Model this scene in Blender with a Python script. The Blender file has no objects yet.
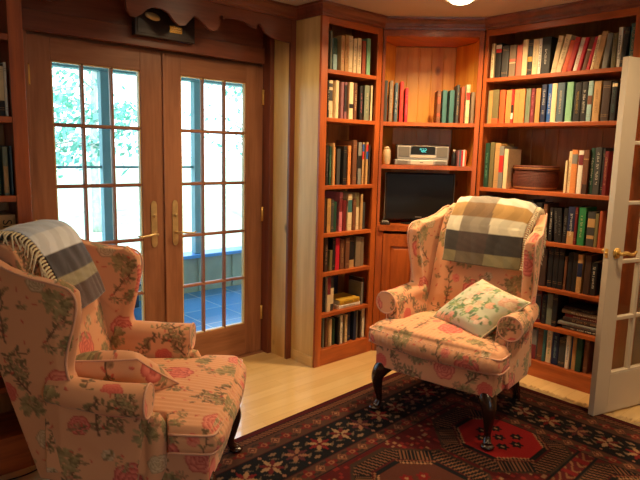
import bpy, bmesh, math, random
import numpy as np
from mathutils import Matrix, Vector
PI = math.pi
LAMP, SKY, SUN, EXPO = 21., 5., 8., -0.06
COL = bpy.context.scene.collection
SC = bpy.context.scene
random.seed(7)

# ------------------------------------------------------------------ colours and materials
def lin(c):
    c = [x/255.0 for x in c]
    return [x/12.92 if x <= .04045 else ((x+.055)/1.055)**2.4 for x in c]
def L4(c): return (*lin(c), 1.0)

def new_mat(name):
    m = bpy.data.materials.new(name); m.use_nodes = True
    nt = m.node_tree; b = nt.nodes['Principled BSDF']
    return m, nt, b
def N(nt, t, **kw):
    n = nt.nodes.new(t)
    for k, v in kw.items(): setattr(n, k, v)
    return n
def bump(nt, b, src, strength=.3, dist=.002):
    bp = N(nt, 'ShaderNodeBump'); bp.inputs['Strength'].default_value = strength
    bp.inputs['Distance'].default_value = dist
    nt.links.new(src, bp.inputs['Height']); nt.links.new(bp.outputs[0], b.inputs['Normal'])
def mat_plain(name, c, rough=.5, metal=0., var=.08, scale=30, bmp=0., coat=0.):
    m, nt, b = new_mat(name)
    b.inputs['Roughness'].default_value = rough; b.inputs['Metallic'].default_value = metal
    b.inputs['Coat Weight'].default_value = coat
    tc = N(nt, 'ShaderNodeTexCoord'); no = N(nt, 'ShaderNodeTexNoise')
    no.inputs['Scale'].default_value = scale; no.inputs['Detail'].default_value = 3
    nt.links.new(tc.outputs['Object'], no.inputs['Vector'])
    r = N(nt, 'ShaderNodeValToRGB')
    a = lin(c); r.color_ramp.elements[0].position = .3; r.color_ramp.elements[1].position = .7
    r.color_ramp.elements[0].color = (*[x*(1-var) for x in a], 1)
    r.color_ramp.elements[1].color = (*[min(1, x*(1+var)) for x in a], 1)
    nt.links.new(no.outputs['Fac'], r.inputs[0]); nt.links.new(r.outputs[0], b.inputs['Base Color'])
    if bmp: bump(nt, b, no.outputs['Fac'], bmp)
    return m
def mat_wood(name, c1, c2, axis='z', rough=.38, scale=9, coat=.15, knots=False, c3=None):
    m, nt, b = new_mat(name)
    b.inputs['Roughness'].default_value = rough; b.inputs['Coat Weight'].default_value = coat
    b.inputs['Coat Roughness'].default_value = .25
    tc = N(nt, 'ShaderNodeTexCoord'); mp = N(nt, 'ShaderNodeMapping')
    s = {'x': (.09, 1, 1), 'y': (1, .09, 1), 'z': (1, 1, .09)}[axis]
    mp.inputs['Scale'].default_value = s
    nt.links.new(tc.outputs['Object'], mp.inputs['Vector'])
    n1 = N(nt, 'ShaderNodeTexNoise'); n1.inputs['Scale'].default_value = scale
    n1.inputs['Detail'].default_value = 5; n1.inputs['Distortion'].default_value = 1.2
    n2 = N(nt, 'ShaderNodeTexNoise'); n2.inputs['Scale'].default_value = scale*9; n2.inputs['Detail'].default_value = 4
    nt.links.new(mp.outputs[0], n1.inputs['Vector']); nt.links.new(mp.outputs[0], n2.inputs['Vector'])
    mx = N(nt, 'ShaderNodeMath', operation='MULTIPLY_ADD'); mx.inputs[1].default_value = .35
    nt.links.new(n2.outputs['Fac'], mx.inputs[0]); 
    ml = N(nt, 'ShaderNodeMath', operation='MULTIPLY'); ml.inputs[1].default_value = .75
    nt.links.new(n1.outputs['Fac'], ml.inputs[0]); nt.links.new(ml.outputs[0], mx.inputs[2])
    r = N(nt, 'ShaderNodeValToRGB'); r.color_ramp.elements[0].position = .36; r.color_ramp.elements[1].position = .66
    r.color_ramp.elements[0].color = L4(c1); r.color_ramp.elements[1].color = L4(c2)
    if c3:
        e = r.color_ramp.elements.new(.5); e.color = L4(c3)
    nt.links.new(mx.outputs[0], r.inputs[0])
    out = r.outputs[0]
    if knots:
        mk = N(nt, 'ShaderNodeMapping'); mk.inputs['Scale'].default_value = (1, 1, .6) if axis == 'z' else (1, 1, 1)
        nt.links.new(tc.outputs['Object'], mk.inputs['Vector'])
        v = N(nt, 'ShaderNodeTexVoronoi'); v.inputs['Scale'].default_value = 4.2
        nt.links.new(mk.outputs[0], v.inputs['Vector'])
        lt = N(nt, 'ShaderNodeMapRange'); lt.inputs['From Min'].default_value = .05; lt.inputs['From Max'].default_value = .12
        nt.links.new(v.outputs['Distance'], lt.inputs['Value'])
        mi = N(nt, 'ShaderNodeMix', data_type='RGBA')
        nt.links.new(lt.outputs[0], mi.inputs['Factor'])
        mi.inputs['A'].default_value = (*[x*.35 for x in lin(c1)], 1); nt.links.new(out, mi.inputs['B'])
        out = mi.outputs['Result']
    nt.links.new(out, b.inputs['Base Color'])
    bump(nt, b, n2.outputs['Fac'], .12, .001)
    return m
def mat_vcol(name, rough=.85, bscale=700, bstr=.35, sheen=.2):
    m, nt, b = new_mat(name)
    a = N(nt, 'ShaderNodeAttribute', attribute_name='weave')
    nt.links.new(a.outputs['Color'], b.inputs['Base Color'])
    b.inputs['Roughness'].default_value = rough; b.inputs['Sheen Weight'].default_value = sheen
    b.inputs['Specular IOR Level'].default_value = .25
    tc = N(nt, 'ShaderNodeTexCoord'); no = N(nt, 'ShaderNodeTexNoise'); no.inputs['Scale'].default_value = bscale
    nt.links.new(tc.outputs['Object'], no.inputs['Vector']); bump(nt, b, no.outputs['Fac'], bstr, .0015)
    return m
def mat_glass(name, tint=(.96, .99, .98), refl=.9):
    m, nt, b = new_mat(name)
    nt.nodes.remove(b); out = nt.nodes['Material Output']
    t = N(nt, 'ShaderNodeBsdfTransparent'); t.inputs[0].default_value = (*tint, 1)
    g = N(nt, 'ShaderNodeBsdfGlossy'); g.inputs['Roughness'].default_value = .02
    f = N(nt, 'ShaderNodeLayerWeight'); f.inputs[0].default_value = .5
    pw = N(nt, 'ShaderNodeMath', operation='POWER'); pw.inputs[1].default_value = 4
    mu = N(nt, 'ShaderNodeMath', operation='MULTIPLY_ADD'); mu.inputs[1].default_value = .9*refl; mu.inputs[2].default_value = .035*refl
    ms = N(nt, 'ShaderNodeMixShader')
    nt.links.new(f.outputs['Facing'], pw.inputs[0]); nt.links.new(pw.outputs[0], mu.inputs[0]); nt.links.new(mu.outputs[0], ms.inputs[0])
    nt.links.new(t.outputs[0], ms.inputs[1]); nt.links.new(g.outputs[0], ms.inputs[2]); nt.links.new(ms.outputs[0], out.inputs[0])
    return m
def mat_emit(name, c, strength):
    m, nt, b = new_mat(name)
    b.inputs['Base Color'].default_value = L4(c); b.inputs['Emission Color'].default_value = L4(c)
    b.inputs['Emission Strength'].default_value = strength
    return m

CH1, CH2 = (128, 58, 25), (186, 94, 40)
M = {}
for ax in 'xyz':
    M['cherry_'+ax] = mat_wood('cherry_'+ax, CH1, CH2, ax)
    M['darkcherry_'+ax] = mat_wood('darkcherry_'+ax, (94, 46, 30), (128, 68, 46), ax)
    M['doorwood_'+ax] = mat_wood('doorwood_'+ax, (128, 80, 54), (164, 110, 78), ax, scale=7)
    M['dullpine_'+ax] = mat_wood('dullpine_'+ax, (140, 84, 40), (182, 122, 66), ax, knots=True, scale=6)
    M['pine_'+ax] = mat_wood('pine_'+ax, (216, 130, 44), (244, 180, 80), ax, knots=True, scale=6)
    M['palepine_'+ax] = mat_wood('palepine_'+ax, (196, 156, 92), (228, 194, 128), ax, knots=True, scale=5)  # daylight on the niche panel and bookcase side is put into this pale tone
M['brass_lacquer'] = mat_plain('lacquered_brass', (220, 180, 100), .35, .5, .05)
M['brass'] = mat_plain('brass', (214, 170, 90), .22, 1., .05)
M['agedbrass'] = mat_plain('aged_brass', (214, 186, 134), .4, .7, .1)
M['steel'] = mat_plain('brushed_steel', (190, 188, 180), .3, 1., .05)
M['white_paint'] = mat_plain('white_paint', (194, 182, 164), .35, 0, .02, 5)
M['ceiling'] = mat_plain('ceiling_paint', (188, 176, 168), .9, 0, .02, 3)
M['plaster'] = mat_plain('wall_paint', (206, 188, 160), .85, 0, .03, 4)
M['glass'] = mat_glass('window_glass')
M['door_glass'] = mat_glass('interior_door_glass', (.97, .96, .93), 1.0)
M['black_gloss'] = mat_plain('black_gloss_plastic', (6, 6, 6), .45, 0, .05)
M['black_satin'] = mat_plain('black_satin_plastic', (22, 21, 21), .4, 0, .05)
M['silver_plastic'] = mat_plain('silver_plastic', (152, 148, 140), .38, .4, .04)
M['grille'] = mat_plain('speaker_grille', (110, 106, 100), .7, .2, .35, 900)
M['leg_wood'] = mat_wood('dark_leg_wood', (24, 11, 8), (48, 24, 16), 'z', rough=.22, coat=.5)
M['paper'] = mat_plain('page_paper', (222, 204, 166), .9, 0, .12, 240)
M['piping'] = mat_plain('pale_piping', (218, 168, 142), .8, 0, .06, 200)

# ------------------------------------------------------------------ mesh helpers
class MB:
    def __init__(s): s.v = []; s.f = []; s.mi = []; s.mats = []; s.sm = []
    def mat(s, m):
        if m not in s.mats: s.mats.append(m)
        return s.mats.index(m)
    def add(s, vs, fs, m, smooth=False):
        o = len(s.v); s.v += [tuple(v) for v in vs]; k = s.mat(m)
        for f in fs: s.f.append([i+o for i in f]); s.mi.append(k); s.sm.append(smooth)
    def box(s, a, b, m, rot=None, c=None, bev=0.):
        (x0, y0, z0), (x1, y1, z1) = a, b
        x0, x1 = min(x0, x1), max(x0, x1); y0, y1 = min(y0, y1), max(y0, y1); z0, z1 = min(z0, z1), max(z0, z1)
        if bev > 0:
            bm = bmesh.new(); bmesh.ops.create_cube(bm, size=1)
            for v in bm.verts:
                v.co = Vector(((x0+x1)/2+v.co.x*(x1-x0), (y0+y1)/2+v.co.y*(y1-y0), (z0+z1)/2+v.co.z*(z1-z0)))
            bmesh.ops.bevel(bm, geom=bm.edges[:], offset=min(bev, .45*min(x1-x0, y1-y0, z1-z0)), segments=2, profile=.5, affect='EDGES')
            vs = [v.co.copy() for v in bm.verts]; bm.verts.index_update(); fs = [[v.index for v in f.verts] for f in bm.faces]; bm.free()
        else:
            vs = [Vector(p) for p in ((x0, y0, z0), (x1, y0, z0), (x1, y1, z0), (x0, y1, z0), (x0, y0, z1), (x1, y0, z1), (x1, y1, z1), (x0, y1, z1))]
            fs = [[0, 3, 2, 1], [4, 5, 6, 7], [0, 1, 5, 4], [1, 2, 6, 5], [2, 3, 7, 6], [3, 0, 4, 7]]
        if rot is not None:
            c = Vector(c); vs = [rot @ (v-c)+c for v in vs]
        s.add(vs, fs, m)
    def prism(s, poly, h0, h1, m, frame=None, smooth=False):
        """poly of (a,b); frame maps (a,b,h) to a 3D point"""
        fr = frame or (lambda a, b, h: (a, b, h)); n = len(poly)
        area = sum(poly[i][0]*poly[(i+1) % n][1]-poly[(i+1) % n][0]*poly[i][1] for i in range(n))
        if area < 0: poly = poly[::-1]
        vs = [fr(a, b, h0) for a, b in poly]+[fr(a, b, h1) for a, b in poly]
        fs = [list(range(n))[::-1], list(range(n, 2*n))]+[[i, (i+1) % n, (i+1) % n+n, i+n] for i in range(n)]
        s.add(vs, fs, m, smooth)
    def tube(s, pts, r, m, n=8, closed=False, caps=True):
        pts = [Vector(p) for p in pts]; P = len(pts); rs = r if isinstance(r, (list, tuple)) else [r]*P
        vs = []; fs = []; up = Vector((0, 0, 1)); prevx = None
        for i, p in enumerate(pts):
            if closed: t = pts[(i+1) % P]-pts[i-1]
            else: t = pts[min(i+1, P-1)]-pts[max(i-1, 0)]
            t.normalize()
            if prevx is None:
                x = t.cross(up)
                if x.length < .1: x = t.cross(Vector((0, 1, 0)))
            else: x = prevx-t*prevx.dot(t)
            x.normalize(); prevx = x; y = t.cross(x)
            for k in range(n):
                a = 2*PI*k/n; vs.append(p+(x*math.cos(a)+y*math.sin(a))*rs[i])
        R = P if closed else P-1
        for i in range(R):
            j = (i+1) % P
            for k in range(n):
                l = (k+1) % n; fs.append([i*n+k, i*n+l, j*n+l, j*n+k])
        if caps and not closed: fs += [list(range(n))[::-1], [(P-1)*n+k for k in range(n)]]
        s.add(vs, fs, m, True)
    def lathe(s, prof, m, c=(0, 0, 0), n=24, sx=1, sy=1, pw=1.0):
        vs = []; fs = []; P = len(prof)
        for r, z in prof:
            for k in range(n):
                a = 2*PI*k/n; ca, sa = math.cos(a), math.sin(a)
                ca = math.copysign(abs(ca)**pw, ca); sa = math.copysign(abs(sa)**pw, sa)
                vs.append((c[0]+r*ca*sx, c[1]+r*sa*sy, c[2]+z))
        for i in range(P-1):
            for k in range(n):
                l = (k+1) % n; fs.append([i*n+k, i*n+l, (i+1)*n+l, (i+1)*n+k])
        fs += [list(range(n))[::-1], [(P-1)*n+k for k in range(n)]]
        s.add(vs, fs, m, True)
    def build(s, name, parent=None, loc=None, rot=None):
        me = bpy.data.meshes.new(name); me.from_pydata(s.v, [], s.f)
        for m in s.mats: me.materials.append(m)
        me.polygons.foreach_set('material_index', s.mi); me.polygons.foreach_set('use_smooth', s.sm)
        me.update()
        o = bpy.data.objects.new(name, me); COL.objects.link(o)
        if parent: o.parent = parent
        if loc is not None: o.location = loc
        if rot is not None: o.rotation_euler = rot
        return o
def tag(o, label, cat, group=None):
    o['label'] = label; o['category'] = cat
    if group: o['group'] = group
    return o
def struct(o): o['kind'] = 'structure'; return o
def thing(name, label, cat, loc=(0, 0, 0), rz=0., group=None):
    o = bpy.data.objects.new(name, None); COL.objects.link(o); o.location = loc; o.rotation_euler = (0, 0, rz)
    o.empty_display_size = .1
    return tag(o, label, cat, group)
def box_obj(name, a, b, m, parent=None, bev=.0015):
    mb = MB(); mb.box(a, b, m, bev=bev); return mb.build(name, parent)

# ------------------------------------------------------------------ camera (fitted to the photograph)
TH, PI_, RO, FPX = 0.833588, 0.151489, 0.024214, 579.906
f = Vector((math.cos(TH)*math.cos(PI_), math.sin(TH)*math.cos(PI_), -math.sin(PI_)))
r0 = Vector((math.sin(TH), -math.cos(TH), 0)); u0 = r0.cross(f)
r = r0*math.cos(RO)+u0*math.sin(RO); u = u0*math.cos(RO)-r0*math.sin(RO)
cam = bpy.data.cameras.new('camera'); cam.sensor_width = 36; cam.lens = FPX/640*36; cam.clip_start = .05; cam.clip_end = 300
co = bpy.data.objects.new('camera', cam); COL.objects.link(co)
mw = Matrix((( r.x, u.x, -f.x, 0), (r.y, u.y, -f.y, 0), (r.z, u.z, -f.z, 1.47), (0, 0, 0, 1)))
co.matrix_world = mw; SC.camera = co

# ------------------------------------------------------------------ room shell
CEIL = 2.39; WY = 3.37; WX = 3.98; WL = -1.5; WB = -2.3
def mat_floor():
    m, nt, b = new_mat('maple_floor')
    tc = N(nt, 'ShaderNodeTexCoord'); br = N(nt, 'ShaderNodeTexBrick')
    br.inputs['Scale'].default_value = 1; br.inputs['Brick Width'].default_value = 1.1; br.inputs['Row Height'].default_value = .083
    br.inputs['Mortar Size'].default_value = .0007; br.inputs['Mortar Smooth'].default_value = .2; br.inputs['Bias'].default_value = 0
    br.inputs['Color1'].default_value = L4((230, 198, 138)); br.inputs['Color2'].default_value = L4((222, 186, 124)); br.inputs['Mortar'].default_value = L4((190, 150, 92))
    br.offset = .37
    nt.links.new(tc.outputs['Object'], br.inputs['Vector'])
    mp = N(nt, 'ShaderNodeMapping'); mp.inputs['Scale'].default_value = (.8, 9, 9); nt.links.new(tc.outputs['Object'], mp.inputs['Vector'])
    no = N(nt, 'ShaderNodeTexNoise'); no.inputs['Scale'].default_value = 3; no.inputs['Detail'].default_value = 6
    nt.links.new(mp.outputs[0], no.inputs['Vector'])
    mi = N(nt, 'ShaderNodeMix', data_type='RGBA', blend_type='MULTIPLY'); mi.inputs['Factor'].default_value = .2
    cr = N(nt, 'ShaderNodeValToRGB'); cr.color_ramp.elements[0].color = (.62, .5, .38, 1); cr.color_ramp.elements[0].position = .3; cr.color_ramp.elements[1].position = .62
    nt.links.new(no.outputs['Fac'], cr.inputs[0]); nt.links.new(br.outputs['Color'], mi.inputs['A']); nt.links.new(cr.outputs[0], mi.inputs['B'])
    nt.links.new(mi.outputs['Result'], b.inputs['Base Color'])
    b.inputs['Roughness'].default_value = .32; b.inputs['Coat Weight'].default_value = 1.; b.inputs['Coat Roughness'].default_value = .05
    return m
M['floor'] = mat_floor()
mb = MB(); mb.box((WL-.1, WB-.1, -.05), (5.4, 3.44, 0), M['floor']); struct(mb.build('floor'))
mb = MB(); mb.box((WL-.1, WB-.1, CEIL), (5.4, 3.5, CEIL+.1), M['ceiling']); struct(mb.build('ceiling'))
DX0, DX1, DH = .935, 2.468, 2.045      # french door opening
mb = MB()
mb.box((WL, WY-.01, 0), (DX0-.03, 3.44, CEIL), M['plaster']); mb.box((DX1+.03, WY-.01, 0), (5.4, 3.44, CEIL), M['plaster'])
mb.box((DX0-.03, WY-.01, DH+.02), (DX1+.03, 3.44, CEIL), M['darkcherry_x'])
struct(mb.build('wall_front'))
mb = MB(); mb.box((WX, 1.10, 0), (WX+.1, 3.36, CEIL), M['plaster']); mb.box((WX, WB, 0), (WX+.1, .28, CEIL), M['plaster'])
mb.box((WX, .28, 2.04), (WX+.1, 1.10, CEIL), M['plaster']); struct(mb.build('wall_right'))
mb = MB(); mb.box((WL-.1, WB, 0), (WL, 3.36, CEIL), M['plaster']); struct(mb.build('wall_left'))
def sash(name, p0, p1, z0, z1, nx, axis):
    # simple divided window in a wall plane; axis 'x' runs along x
    q = MB(); W = M['white_paint']; f2 = (lambda a, d, z: (a, p1+d, z)) if axis == 'x' else (lambda a, d, z: (p1+d, a, z))
    a0, a1 = p0
    def bar(u0, u1, v0, v1, d=.03): A, B = f2(u0, -d, v0), f2(u1, d, v1); q.box(A, B, W)
    bar(a0, a0+.04, z0, z1); bar(a1-.04, a1, z0, z1); bar(a0, a1, z0, z0+.05); bar(a0, a1, z1-.04, z1)
    for k in range(1, nx): c = a0+(a1-a0)*k/nx; bar(c-.01, c+.01, z0, z1, .015)
    for k in range(1, 4): c = z0+(z1-z0)*k/4; bar(a0, a1, c-.01, c+.01, .015)
    root = struct(q.build(name)); g_ = MB(); A, B = f2(a0+.03, -.002, z0+.04), f2(a1-.03, .002, z1-.03); g_.box(A, B, M['glass']); g_.build('glass_pane', root)
mb = MB(); mb.box((WL, WB-.1, 0), (-.6, WB, CEIL), M['plaster']); mb.box((.5, WB-.1, 0), (5.4, WB, CEIL), M['plaster'])
mb.box((-.6, WB-.1, 0), (.5, WB, .85), M['plaster']); mb.box((-.6, WB-.1, 2.1), (.5, WB, CEIL), M['plaster']); struct(mb.build('wall_back'))
sash('window_1', (-.6, .5), WB-.05, .85, 2.1, 3, 'x')
mb = MB(); hx = 5.3
for a, b2, c, d in ((WB, -1.55, 0, CEIL), (-1.25, 3.36, 0, CEIL), (-1.55, -1.25, 0, .9), (-1.55, -1.25, 2.0, CEIL)):
    k = max(1, round((b2-a)/.14))
    for i in range(k):
        y0, y1 = a+(b2-a)*i/k, a+(b2-a)*(i+1)/k; mb.box((hx, y0, c), (hx+.1, y1, d), M['cherry_z']); mb.box((hx-.004, y0+.003, c), (hx, y1-.003, d), M['cherry_z'])
struct(mb.build('wall_hall'))
sash('window_2', (-1.55, -1.25), hx+.05, .9, 2.0, 1, 'y')
# casings round the hall door
mb = MB(); mb.box((WX-.02, 1.03, 0), (WX-.001, 1.11, 2.10), M['white_paint'], bev=.004); mb.box((WX-.02, .19, 0), (WX-.001, .27, 2.10), M['white_paint'], bev=.004)
mb.box((WX-.02, .272, 2.04), (WX-.001, 1.028, 2.10), M['white_paint'], bev=.004); struct(mb.build('trim_5'))

# --- french doors (local to the wall plane, y = 3.33 inner face)
YD = 3.33; T = .04
def french_door(name, x0, x1, gx0, gx1, handle_x, hinge_x, hd):
    fr = MB(); W = M['doorwood_z']; WH = M['doorwood_x']
    z0, z1, g0, g1 = .008, 2.035, .235, 1.915
    fr.box((x0, YD, z0), (gx0, YD+T, z1), W, bev=.002); fr.box((gx1, YD, z0), (x1, YD+T, z1), W, bev=.002)
    fr.box((gx0, YD, z0), (gx1, YD+T, g0), WH, bev=.002); fr.box((gx0, YD, g1), (gx1, YD+T, z1), WH, bev=.002)
    root = struct(fr.build(name))
    # sticking (moulded lip) and muntins
    mu = MB(); w = .011; n = 3; rws = 5
    for k in range(1, n):
        x = gx0+(gx1-gx0)*k/n; mu.prism([(x-w, 0), (x-w*.5, .012), (x+w*.5, .012), (x+w, 0), (x+w, -.012), (x-w, -.012)], g0, g1, W, lambda a, b, h: (a, YD+.018-b, h))
    for k in range(1, rws):
        z = g0+(g1-g0)*k/rws; mu.prism([(z-w, -.012), (z-w, 0), (z-w*.5, .0125), (z+w*.5, .0125), (z+w, 0), (z+w, -.012)], gx0, gx1, WH, lambda a, b, h: (h, YD+.018-b, a))
    mu.build('muntin_grid', root)
    lip = MB(); c = M['palepine_z']
    for (a, b2) in (((gx0, g0), (gx0+.008, g1)), ((gx1-.008, g0), (gx1, g1)), ((gx0, g0), (gx1, g0+.008)), ((gx0, g1-.008), (gx1, g1))):
        lip.box((a[0], YD+.006, a[1]), (b2[0], YD+.034, b2[1]), c)
    lip.build('glazing_bead', root)
    gl = MB()
    for i in range(n):
        for j in range(rws):
            a0 = gx0+(gx1-gx0)*i/n; a1 = gx0+(gx1-gx0)*(i+1)/n; b0 = g0+(g1-g0)*j/rws; b1 = g0+(g1-g0)*(j+1)/rws
            gl.box((a0, YD+.022, b0), (a1, YD+.026, b1), M['glass'])
    gl.build('glass_pane', root)
    # handle : tall backplate, lever, keyhole knob
    h = MB(); B = M['agedbrass']
    pl = [(.019*math.cos(a), .115+.03*math.sin(a)) for a in [PI*k/8 for k in range(9)]]+[(.019*math.cos(a), -.115+.03*math.sin(a)) for a in [PI+PI*k/8 for k in range(9)]]
    hz = 1.0
    h.prism(pl, 0, .006, B, lambda a, b, d: (handle_x+a, YD-d, hz+b))
    h.tube([(handle_x, YD, hz-.06), (handle_x, YD-.05, hz-.06)], .009, B, 12)
    h.tube([(handle_x, YD-.048, hz-.06), (handle_x+hd*.03, YD-.054, hz-.057), (handle_x+hd*.07, YD-.052, hz-.064), (handle_x+hd*.105, YD-.05, hz-.068), (handle_x+hd*.125, YD-.045, hz-.06)], [.009, .0075, .007, .006, .005], B, 10)
    h.tube([(handle_x, YD, hz+.05), (handle_x, YD-.012, hz+.05)], .011, B, 12)
    h.tube([(handle_x, YD-.012, hz+.04), (handle_x, YD-.018, hz+.06)], .004, B, 8)
    h.build('door_handle', root)
    for z in (1.83, 1.02, .30):
        q = MB(); q.tube([(hinge_x, YD-.006, z-.05), (hinge_x, YD-.006, z+.05)], .008, M['brass_lacquer'], 10)
        q.tube([(hinge_x, YD-.006, z-.056), (hinge_x, YD-.006, z-.05)], .004, M['brass'], 8); q.tube([(hinge_x, YD-.006, z+.05), (hinge_x, YD-.006, z+.056)], .004, M['brass'], 8)
        q.build('hinge', root)
    return root
french_door('door_1', .943, 1.712, 1.062, 1.562, 1.632, .947, -1)
d2 = french_door('door_2', 1.716, 2.458, 1.826, 2.316, 1.775, 2.455, 1)
mb = MB(); mb.box((1.700, YD-.012, .01), (1.714, YD-.001, 2.03), M['doorwood_z'], bev=.004); mb.build('astragal', d2)
# jambs, header, casing and niche panelling
mb = MB()
mb.box((.905, 3.30, 0), (.94, 3.44, 2.10), M['doorwood_z'], bev=.002); mb.box((2.462, 3.345, 0), (2.498, 3.44, 2.10), M['doorwood_z'], bev=.002)
mb.box((.94, 3.373, 2.022), (2.462, 3.44, 2.075), M['doorwood_x'], bev=.002); mb.box((.9, 3.30, -.0), (2.5, 3.4395, .006), M['doorwood_x'])
struct(mb.build('trim_1'))
mb = MB(); mb.box((.80, 3.262, 2.044), (2.42, 3.30, 2.145), M['darkcherry_x'], bev=.003); mb.box((.80, 3.285, 2.147), (2.42, 3.34, 2.36), M['darkcherry_x'], bev=.002)
struct(mb.build('trim_2'))
mb = MB(); mb.box((2.463, 3.255, 0), (2.498, 3.343, 2.32), M['darkcherry_z'], bev=.003); mb.box((2.5, 3.10, 0), (2.532, 3.343, 2.32), M['palepine_z'], bev=.002)
mb.box((2.495, 3.075, 0), (2.538, 3.098, 2.32), M['darkcherry_z'], bev=.003); struct(mb.build('trim_3'))
# scalloped valance across the niche
sc_ = [(.80, 2.24), (.86, 2.20), (.93, 2.165), (1.00, 2.16), (1.05, 2.185), (1.08, 2.23), (1.11, 2.245), (1.16, 2.25), (1.22, 2.245), (1.28, 2.235), (1.33, 2.23),
       (1.352, 2.25), (1.372, 2.255), (1.38, 2.24), (1.372, 2.225), (1.378, 2.185), (1.40, 2.16), (1.43, 2.157), (1.462, 2.178), (1.495, 2.21), (1.53, 2.224), (1.58, 2.224), (1.62, 2.21),
       (1.65, 2.175), (1.685, 2.153), (1.72, 2.158), (1.75, 2.19), (1.778, 2.218), (1.80, 2.214), (1.83, 2.195), (1.87, 2.165), (1.905, 2.154), (1.93, 2.162), (1.95, 2.20), (1.945, 2.235),
       (1.952, 2.252), (1.97, 2.250), (1.975, 2.232), (2.01, 2.245), (2.06, 2.25), (2.12, 2.245), (2.18, 2.222), (2.215, 2.215), (2.225, 2.243), (2.245, 2.25), (2.262, 2.235), (2.285, 2.205),
       (2.33, 2.185), (2.38, 2.175), (2.44, 2.17), (2.492, 2.168), (2.492, 2.335), (.80, 2.335)]
mb = MB(); mb.prism(sc_, 3.075, 3.095, M['darkcherry_x'], lambda a, b, h: (a, h, b)); struct(mb.build('trim_4'))
# crown moulding, one mitred run
def crown(path, m, name, zt=CEIL, flip=1):
    prof = [(0, -.075), (.010, -.075), (.012, -.062), (.020, -.056), (.024, -.040), (.036, -.024), (.040, -.016), (.048, -.012), (.050, 0), (0, 0)]
    mb = MB(); P = [Vector((a, b, 0)) for a, b in path]; n = len(P); rows = []
    for i in range(n):
        d0 = (P[i]-P[i-1]).normalized() if i else (P[1]-P[0]).normalized()
        d1 = (P[i+1]-P[i]).normalized() if i < n-1 else d0
        n0 = Vector((d0.y, -d0.x, 0))*flip; n1 = Vector((d1.y, -d1.x, 0))*flip
        bis = (n0+n1).normalized(); k = 1/max(.3, bis.dot(n0))
        rows.append([P[i]+bis*k*a+Vector((0, 0, zt-.001+z)) for a, z in prof])
    vs = [v for r_ in rows for v in r_]; K = len(prof); fs = []
    for i in range(n-1):
        for k in range(K):
            l = (k+1) % K; fs.append([i*K+k, (i+1)*K+k, (i+1)*K+l, i*K+l])
    fs += [list(range(K)), [(n-1)*K+k for k in range(K)][::-1]]
    mb.add(vs, fs, m); o = mb.build(name)
    bm = bmesh.new(); bm.from_mesh(o.data); bmesh.ops.recalc_face_normals(bm, faces=bm.faces); bm.to_mesh(o.data); bm.free()
    return struct(o)
crown([(-.4, 2.72), (.762, 2.72), (.762, 3.07), (2.538, 3.07), (2.538, 2.82), (3.110, 2.82), (3.600, 2.330), (3.600, 1.302)], M['darkcherry_x'], 'trim_6')
# baseboards where walls are bare
mb = MB(); mb.box((WX-.018, WB, 0), (WX-.001, .185, .1), M['white_paint'], bev=.003); struct(mb.build('baseboard_right'))
mb = MB(); mb.box((WL+.001, WB, 0), (WL+.018, 2.7, .1), M['darkcherry_y'], bev=.003); struct(mb.build('baseboard_left'))
mb = MB(); mb.box((WL, WB+.001, 0), (3.95, WB+.018, .1), M['darkcherry_x'], bev=.003); struct(mb.build('baseboard_back'))
# ------------------------------------------------------------------ built-in bookcases
def planks(name, parent, m, p0, p1, z0, z1, nx, ny, wid=.098, thk=.012):
    """tongue-and-groove boards from p0 to p1 (xy), facing (nx,ny)"""
    p0 = Vector((p0[0], p0[1], 0)); p1 = Vector((p1[0], p1[1], 0)); d = p1-p0; L = d.length; d.normalize(); nn = Vector((nx, ny, 0))
    k = max(1, round(L/wid)); w = L/k; mb = MB()
    for i in range(k):
        a, b = i*w, (i+1)*w; g = .003
        mb.prism([(a, 0), (a, thk-g), (a+g, thk), (b-g, thk), (b, thk-g), (b, 0)], z0, z1, m, lambda s, t, h: tuple(p0+d*s+nn*t+Vector((0, 0, h))))
    return mb.build(name, parent)
FR, ST = 'cherry_z', 'cherry_x'
# narrow bookcase between the glass doors and the corner
def bookcase_x(name, label, x0, x1, yf, yb, shelves, ox0, ox1, top, loc, side_mat):
    t = thing(name, label, 'bookcase', loc); lx, ly = loc[0], loc[1]
    def B(n, a, b, m, bev=.002, mbb=None):
        q = MB(); q.box((a[0]-lx, a[1]-ly, a[2]), (b[0]-lx, b[1]-ly, b[2]), m, bev=bev); return q.build(n, t)
    B('side_panel', (x0, yf+.02, 0), (x0+.02, yb, top), M[side_mat]); B('side_panel', (x1-.02, yf+.02, 0), (x1, yb, top), M['cherry_z'])
    B('face_stile', (x0, yf, 0), (ox0, yf+.019, top), M['cherry_z']); B('face_stile', (ox1, yf, 0), (x1, yf+.019, top), M['cherry_z'])
    B('top_rail', (ox0, yf, 2.275), (ox1, yf+.019, top), M['cherry_x'])
    B('base_rail', (ox0, yf, 0), (ox1, yf+.019, shelves[-1]), M['cherry_x'])
    B('top_panel', (x0+.02, yf+.02, top-.02), (x1-.02, yb-.015, top), M['cherry_x'])
    for z in shelves: B('shelf', (x0+.021, yf+(.0195 if z == shelves[-1] else .001), z-.024), (x1-.021, yb-.015, z), M['cherry_x']) if z == shelves[-1] else B('shelf', (ox0+.0005, yf+.001, z-.026), (ox1-.0005, yb-.015, z), M['cherry_x'])
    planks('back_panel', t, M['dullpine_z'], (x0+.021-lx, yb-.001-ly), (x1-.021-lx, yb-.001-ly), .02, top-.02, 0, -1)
    return t
ZS = {'A': 1.996, 'B': 1.69, 'C': 1.247, 'D': .924, 'E': .62, 'F': .367, 'G': .110}
ZM = dict(ZS); ZM['E'] = .655
ZL = {'A': 1.919, 'B': 1.584, 'C': 1.251, 'D': .915, 'E': .62, 'F': .407, 'G': .17}
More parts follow.
